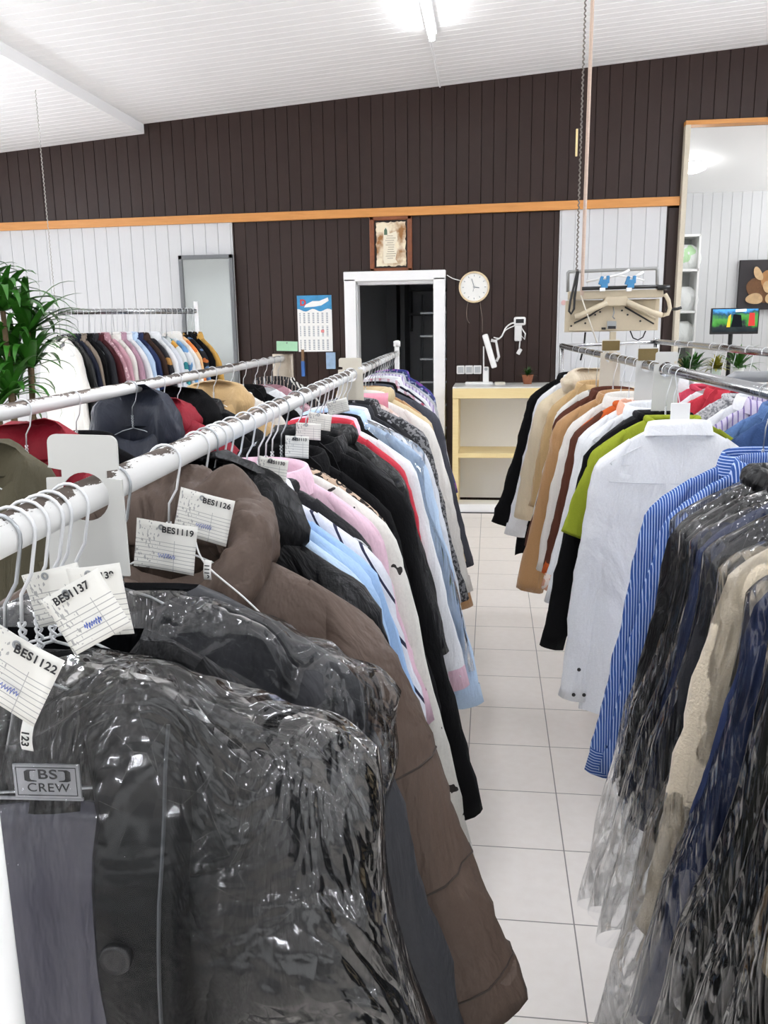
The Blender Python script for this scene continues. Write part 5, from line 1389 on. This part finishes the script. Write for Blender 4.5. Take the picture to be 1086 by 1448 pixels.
# cloth number tapes
for px, py, Y, s_, rl, lb_ in ((40, 1040, 0.50, '123', 8, 'small white number tape hanging below ticket BES1122'), (294, 806, 0.86, '1119', 4, 'small white number tape pinned to the grey-brown jacket')):
    c = at(px, py, Y); t = thing('number_tape', lb_, 'tape', c, (0, math.radians(rl), 0))
    b = MB(); rows = [[Vector((x, -0.003 * math.sin(v * 3), 0.011 - 0.022 * v)) for x in (-0.0042, 0, 0.0042)] for v in [k / 8 for k in range(9)]]
    b.rings(rows, closed=False); o = b.build('tape_strip', PAPER, t, True); o.modifiers.new('thick', 'SOLIDIFY').thickness = 0.0006
    text_mesh('tape_number', s_, 0.0075, INK, t, (0.0, -0.0045, 0.0), 0.0002, rot=(PI / 2, PI / 2, 0))

# ---- second left rack
B = [
 (1.42, 'hooded', 'olive padded jacket', 'olive padded jacket at the left edge on the second left rack', OLIVEJ, dict(hood=dict(rx=0.15, rz=0.13, dz=-0.06)), 1),
 (1.62, 'hooded', 'crimson hooded jacket', 'crimson hooded jacket beside the olive jacket', DKRED, dict(hood=dict(rx=0.14, rz=0.115, dz=-0.035)), 1),
 (1.86, 'coat', 'black coat by the red hood', 'black coat just behind the crimson hooded jacket', BLACKW, {}, 1),
 (2.22, 'hooded', 'navy puffer jacket', 'navy padded jacket with a rounded hood behind the large divider', NAVYN, dict(hood=dict(rx=0.135, rz=0.13, dz=-0.02), puff=0.12, t=0.055), 2),
 (2.46, 'hooded', 'dark red jacket', 'dark red jacket behind the navy padded hood', DKRED, dict(hood=dict(rx=0.11, rz=0.08, dz=-0.02)), 1),
 (2.62, 'hooded', 'black hooded coat', 'black hooded coat behind the dark red jacket', BLACKW, dict(hood=dict(rx=0.13, rz=0.1, dz=-0.02)), 1),
 (2.82, 'coat', 'second black coat', 'black coat in front of the beige hood on the second left rack', BLACKN, {}, 1),
 (3.05, 'hooded', 'beige hooded jacket', 'beige jacket with a folded soft hood on the second left rack', CAMEL, dict(hood=dict(rx=0.15, rz=0.095, dz=-0.02)), 1),
 (3.3, 'knit', 'cream collared cardigan', 'cream knit cardigan with a pointed collar behind the beige hood', WHITE2, dict(), 1),
 (3.52, 'coat', 'black wool coat', 'black wool coat between the cream cardigan and the grey scarf', BLACKW, {}, 1),
 (3.75, 'blouse', 'white chiffon blouse', 'white filmy blouse near the far end of the second left rack', WHITEC, {}, 0),
 (3.95, 'blouse', 'dusty pink blouse', 'dusty pink blouse near the far end of the second left rack', ROSE, {}, 0),
 (4.12, 'suit', 'dark striped jacket', 'dark pinstriped jacket at the far end of the second left rack', DSTR, {}, 0),
 (4.28, 'knit', 'zebra print top', 'black and white zebra print top last on the second left rack', ZEBRA, {}, 0),
]
for y, k, short, desc, m, kw, hi in B:
    garment(k, short, desc, PB(y), m, hi=hi, hgroup='wire hangers on the second left rail', **kw)
b = MB(); rings = []
for j in range(14):
    v = j / 13; rings.append([Vector((0.05 * math.cos(2 * PI * k / 16) * (1 + .15 * math.sin(3 * k)), 0.03 * math.sin(2 * PI * k / 16) + 0.004 * k % 2, 0.03 - 0.16 * v - 0.03 * (v - .5) ** 2)) for k in range(16)])
b.rings(rings, True, True, True); o = b.build('hanging_scarf', fabric('cream_scarf', '#cfc3b2', 0.9), smooth=True); o.location = (RB(4.38), 4.38, 1.45); tag(o, 'cream scarf wrapped over the end of the second left rail', 'scarf')
q = at(406, 489.5, W - 0.006); b = MB(); b.box(q, (0.2, 0.006, 0.088), Matrix.Rotation(0.03, 3, 'Y')); o = b.build('green_card', plain('mint_card', '#a9d9b4', 0.7), bevel=0.001); tag(o, 'mint green card pinned to the dark panelling left of the calendar foot', 'card')
b = MB(); b.lathe((q.x, W - 0.010, q.z + 0.03), [(0.006, 0.0), (0.006, -0.012)], 10, 'y'); b.build('pin', STEEL, o, True)
q = at(428.5, 513, W - 0.012); b = MB(); b.box(q, (0.024, 0.02, 0.24)); o = b.build('measuring_stick', wood('stick_wood', '#8a6a45', '#6d4f30', 5)); tag(o, 'short wooden stick wrapped in blue on the wall beside the mint card', 'stick')
b = MB(); b.box(q + Vector((0, 0, -0.055)), (0.03, 0.026, 0.14)); b.build('blue_wrap', plain('blue_wrap', '#3464a8', 0.5), o)
q = at(468, 510, W - 0.02); b = MB(); b.box(q, (0.085, 0.036, 0.15)); tag(b.build('leaflet_holder', plain('pale_blue_print', '#a9c7e6', 0.5, var=0.25, bscale=20), bevel=0.003), 'pale blue leaflet holder on the dark wall left of the beige divider', 'leaflet')

# ---- chrome rack by the plank wall
C = [
 ('tshirt', 'plain white t-shirt', 'plain white t-shirt at the left end of the wall rack, beside the plant', WHITE2, None),
 ('suit', 'black leather-look jacket', 'dark leather-look jacket next to the white t-shirt', LEATHER, {}),
 ('suit', 'dark navy bagged jacket', 'dark navy bagged jacket third from the left on the wall rack', NAVY, {}),
 ('coat', 'taupe bagged coat', 'taupe bagged coat fourth from the left on the wall rack', TAUPE, {}),
 ('suit', 'black jacket by the taupe coat', 'black bagged jacket directly right of the taupe coat', BLACKW, {}),
 ('suit', 'charcoal wall-rack jacket', 'charcoal jacket with a pale lapel left of the pink clothes', GREYD, None),
 ('coat', 'wine coat', 'wine coloured coat left of the dusty rose shirt', WINE, None),
 ('shirt', 'dusty rose shirt', 'dusty rose flecked shirt leftmost of the pink clothes on the wall rack', ROSE, {}),
 ('blouse', 'rose pink blouse', 'rose pink bagged blouse between the dusty rose shirt and cream shirt', fabric('old_rose', '#c79aa6', 0.85), {}),
 ('shirt', 'cream wall-rack shirt', 'cream shirt among the pink clothes on the wall rack', WHITE2, {}),
 ('shirt', 'mauve shirt', 'mauve bagged shirt right of the cream shirt on the wall rack', fabric('mauve', '#b48fa0', 0.85), {}),
 ('shirt', 'white bagged wall-rack shirt', 'white bagged shirt left of the light blue one on the wall rack', WHITEC, {}),
 ('shirt', 'light blue wall-rack shirt', 'light blue bagged shirt left of the navy jacket on the wall rack', SKY2, {}),
 ('suit', 'navy wall-rack jacket', 'navy jacket in the middle of the wall rack', NAVYB, None),
 ('suit', 'dark brown jacket', 'dark brown jacket right of the navy one on the wall rack', DKBR, None),
 ('blouse', 'dark blouse with tan patch', 'dark blouse with a tan patch in the middle of the wall rack', PATCH, None),
 ('shirt', 'bright white wall-rack shirt', 'bright white shirt right of the tan-patched blouse', WHITEC, {}),
 ('blouse', 'soft white blouse', 'soft white blouse left of the teal floral blouse', WHITEG, {}),
 ('blouse', 'teal floral blouse', 'white blouse with teal and gold flowers on the wall rack', TEAL, None),
 ('blouse', 'blue floral blouse', 'white blouse with pale blue flowers on the wall rack', BLFL, {}),
 ('shirt', 'ivory bagged shirt', 'ivory bagged shirt left of the orange blouse on the wall rack', WHITE2, {}),
 ('blouse', 'orange blouse', 'orange patterned blouse on the right part of the wall rack', ORFL, None),
 ('blouse', 'dark floral blouse', 'dark floral blouse right of the orange one on the wall rack', DKFL, None),
 ('suit', 'black wall-rack jacket', 'black jacket second from the right end of the wall rack', BLACKW, None),
 ('coat', 'mustard coat', 'mustard and cream coat last at the right end of the wall rack', MUST, {}),
]
n = len(C)
for i, (k, short, desc, m, bag) in enumerate(C):
    s_ = 0.03 + 0.80 * i / (n - 1)
    garment(k, short, desc, PC(s_), m, zd=-0.05, bag=bag, hi=0, hgroup='wire hangers on the wall rack', railr=0.017, jit=0.03, t=0.018, amp=0.004, hw=0.255, zt=-0.27)

# ---- right aisle rail (nearest first)
D = dict(zd=-0.05)
FULL = {'extra': 0.18, 'flare': 0.02, 'wide': 0.015}
Rr = [
 (0.66, 'coat', 'black coat nearest the camera on the right', 'black bagged coat nearest the camera at the bottom right corner', BLACKW, {}, FULL, 2),
 (0.78, 'coat', 'midnight navy coat', 'midnight navy bagged coat at the right edge', NAVY, {}, FULL, 2),
 (0.90, 'coat', 'black coat by the plaid one', 'black bagged coat right of the gold plaid trimmed garment', BLACKW, {}, FULL, 2),
 (1.00, 'coat', 'gold plaid garment', 'cream and gold plaid garment glimpsed between black bagged coats', GOLDPL, dict(slen=0.45, L=0.5, hw=0.215), FULL, 2),
 (1.09, 'coat', 'plain black coat', 'black bagged coat between the gold plaid garment and the olive-black one', BLACKW, {}, FULL, 2),
 (1.19, 'coat', 'olive-black coat', 'olive-black bagged coat with a gilt edge, behind the plain black coat', OLIVEB, {}, FULL, 2),
 (1.29, 'coat', 'navy blue coat', 'navy blue bagged coat between the olive-black coat and the cream coat', NAVYB, dict(slen=0.8, L=0.92), FULL, 2),
 (1.42, 'coat', 'cream coat', 'cream bagged coat with a small dark button hole, the palest coat on the right', CREAMF, dict(slen=0.7), FULL, 2),
 (1.52, 'suit', 'charcoal bagged jacket', 'charcoal bagged jacket directly behind the cream coat', GREYD, {}, FULL, 2),
 (1.60, 'suit', 'navy jacket with white collar', 'navy bagged jacket with a white collar strip behind the charcoal one', NAVYB, dict(cmat=WHITEC), FULL, 1),
 (1.67, 'suit', 'second black bagged jacket', 'black bagged jacket in front of the black leather one on the right', BLACKN, {}, FULL, 1),
 (1.76, 'puffer', 'black quilted jacket', 'shiny black quilted jacket in plastic beside the blue striped shirts', LEATHER, dict(puff=0.1, t=0.04), {'extra': 0.3}, 2),
 (1.86, 'shirt', 'bagged blue striped shirt', 'blue striped shirt inside plastic, nearer of the two striped ones', BLUESTR, dict(slen=0.66), {}, 2),
 (1.95, 'shirt', 'blue striped shirt', 'blue striped shirt with its collar showing in front of the white shirt', BLUESTR, dict(cmat=BLUESTRH, hw=0.235, slen=0.68), None, 2),
]
for y, k, short, desc, m, kw, bag, hi in Rr:
    kw.setdefault('splay', 10)
    garment(k, short, desc, PR(y), m, zd=-0.05, bag=bag, hi=hi, hgroup='wire hangers on the right rail', railr=0.0155, jit=0.02, **kw)
# white shirt seen from behind: turned round so that its back faces the camera
yw = 2.55
tw_, gw = garment('shirt', 'white shirt seen from behind', 'large white shirt seen from behind on the right aisle rail', (RR(yw) - 0.02, yw, RRZ(yw), PI + 0.05), WHITEC, zd=-0.05, hi=2, hgroup='wire hangers on the right rail', railr=0.0155, jit=0.0, hw=0.225, L=0.8, slen=0.78, r0=0.066, r1=0.05, t=0.03, splay=6)
b = MB(); b.tube([Vector((-0.2 + 0.4 * k / 20, 0.034 + 0.004 * math.cos(k * .3), gw['zt'] - 0.06 - 0.008 * math.sin(k * PI / 20))) for k in range(21)], 0.0012, 5); b.build('yoke_seam', plain('white_thread', '#d5d8dd', 0.8), tw_, True)
for s in (-1, 1):
    m_, c_, ring_ = sleeve_mesh(gw, s, 34, 20)
    for k, (dx, dz) in enumerate(((-0.02, 0.022), (0.012, 0.022), (0.0, 0.11))):
        b = MB(); b.lathe((c_.x + dx, c_.y + 0.036 + 0.01 * (k == 2), c_.z + dz), [(0.0055, 0.0), (0.006, 0.003), (0.004, 0.004)], 14, 'y'); b.build('button', BLACKPL, tw_, True)
b = MB(); q0 = Vector((0.0, 0.0, gw['zn']))
b.box((0, 0.008, gw['zn'] + 0.045), (0.055, 0.004, 0.06)); b.build('collar_stiffener', PLASTIC, tw_, bevel=0.004)
Rf = [
 (2.70, 'tshirt', 'lime green t-shirt', 'lime green short-sleeved t-shirt behind the white shirt', OLIVE, dict(hw=0.23, slen=0.3, r0=0.085, r1=0.09, splay=20), None, 2),
 (2.78, 'knit', 'black jumper behind the lime t-shirt', 'black jumper whose long sleeve hangs below the lime t-shirt', BLACKW, dict(L=0.7, slen=0.72, hw=0.225), None, 1),
 (2.85, 'knit', 'black cardigan by the lace shirt', 'black cardigan in front of the white bagged shirt on the right', CHARC, dict(hw=0.2), None, 1),
 (2.95, 'shirt', 'white bagged right shirt', 'white bagged shirt with dark buttons between the black cardigan and tan coat', WHITEC, dict(slen=0.62), {}, 1),
 (3.06, 'shirt', 'peach-collared white shirt', 'white shirt with a peach patterned collar on the right rail', WHITEC, dict(cmat=PEACH), None, 1),
 (3.18, 'knit', 'orange cardigan', 'orange and rust cardigan right of the brown jacket', ORANGE, dict(smat=BROWN), None, 1),
 (3.32, 'shirt', 'white shirt by the tan coat', 'white shirt just in front of the tan suede coat', WHITE2, {}, {}, 1),
 (3.46, 'coat', 'tan suede coat', 'tan suede coat whose sleeve hangs over the aisle on the right', TAN, dict(hw=0.24, slen=0.74, L=0.7), {}, 1),
 (3.62, 'suit', 'brown jacket', 'brown jacket behind the tan suede coat', BROWN, {}, None, 1),
 (3.80, 'blouse', 'white lace blouse', 'white blouse with fine print between the brown jacket and fleece hood', BWPR, {}, None, 1),
 (4.0, 'coat', 'camel coat', 'camel coat with a pointed collar behind the gold-topped divider', CAMEL, dict(hw=0.2, slen=0.5, L=0.5), None, 1),
 (4.22, 'puffer', 'cream fleece-collared jacket', 'cream padded jacket with a thick fleece collar on the right rail', fabric('cream_nylon', '#e2d3b6', 0.7, wr=0.5), dict(cmat=CREAMF, t=0.06, collar='hood', hood=dict(rx=0.13, ry=0.09, rz=0.075, dz=0.0, dy=-0.02)), None, 1),
 (4.42, 'shirt', 'long white right shirt', 'long white shirt second from the far end of the right rail', WHITEC, dict(slen=0.75), None, 1),
 (4.62, 'coat', 'black far coat', 'black coat with a wide sleeve last on the right rail, by the counter', BLACKW, dict(slen=0.74, r0=0.075, r1=0.085, splay=15), None, 1),
]
for y, k, short, desc, m, kw, bag, hi in Rf:
    kw.setdefault('splay', 11)
    garment(k, short, desc, PR(y), m, zd=-0.04, bag=bag, hi=hi, hgroup='wire hangers on the right rail', railr=0.0155, jit=0.02, **kw)
R3 = [
 (2.62, 'suit', 'denim jacket', 'blue denim jacket at the right edge on the second chrome rail', JEAND, None),
 (2.76, 'suit', 'pale denim jacket', 'paler denim jacket behind the darker one on the second chrome rail', JEAN, None),
 (2.92, 'shirt', 'lilac bagged shirt', 'lilac striped bagged shirt on the second chrome rail', LILAC, {}),
 (3.05, 'shirt', 'white second-rail shirt', 'white bagged shirt left of the denim on the second chrome rail', WHITEC, {}),
 (3.25, 'knit', 'speckled grey jumper', 'speckled light grey jumper on the second chrome rail', GREYSP, None),
 (3.48, 'suit', 'red-edged jacket', 'deep red jacket behind the speckled grey jumper', RED, None),
 (3.62, 'blouse', 'white blouse by the red jacket', 'white blouse between two red garments on the second chrome rail', WHITEC, None),
 (3.78, 'knit', 'pinkish red cardigan', 'pinkish red cardigan farthest but two on the second chrome rail', fabric('pink_red', '#d24a62', 0.85), None),
 (4.2, 'shirt', 'white shirt under the shop opening', 'white shirt below the shop opening on the second chrome rail', WHITEC, None),
 (4.5, 'knit', 'pale grey top', 'pale grey top last on the second chrome rail', GREYL, None),
]
for y, k, short, desc, m, bag in R3:
    garment(k, short, desc, P3(y), m, zd=-0.06, bag=bag, hi=0 if y > 3.4 else 1, hgroup='wire hangers on the second chrome rail', railr=0.014, jit=0.03)

# ------------------------------------------------------------------ light, world, colour
wd = bpy.data.worlds.new('world'); SC.world = wd; wd.use_nodes = True
wd.node_tree.nodes['Background'].inputs[0].default_value = (0.96, 0.98, 1.0, 1)
wd.node_tree.nodes['Background'].inputs[1].default_value = 0.85
cy = SC.cycles
cy.use_denoising = True
cy.max_bounces = 10; cy.diffuse_bounces = 5; cy.glossy_bounces = 4; cy.transmission_bounces = 4; cy.transparent_max_bounces = 40
cy.sample_clamp_indirect = 6.0
vs = SC.view_settings
vs.view_transform = 'Standard'; vs.look = 'None'; vs.gamma = 1.0; vs.exposure = 1.12; vs.use_curve_mapping = False
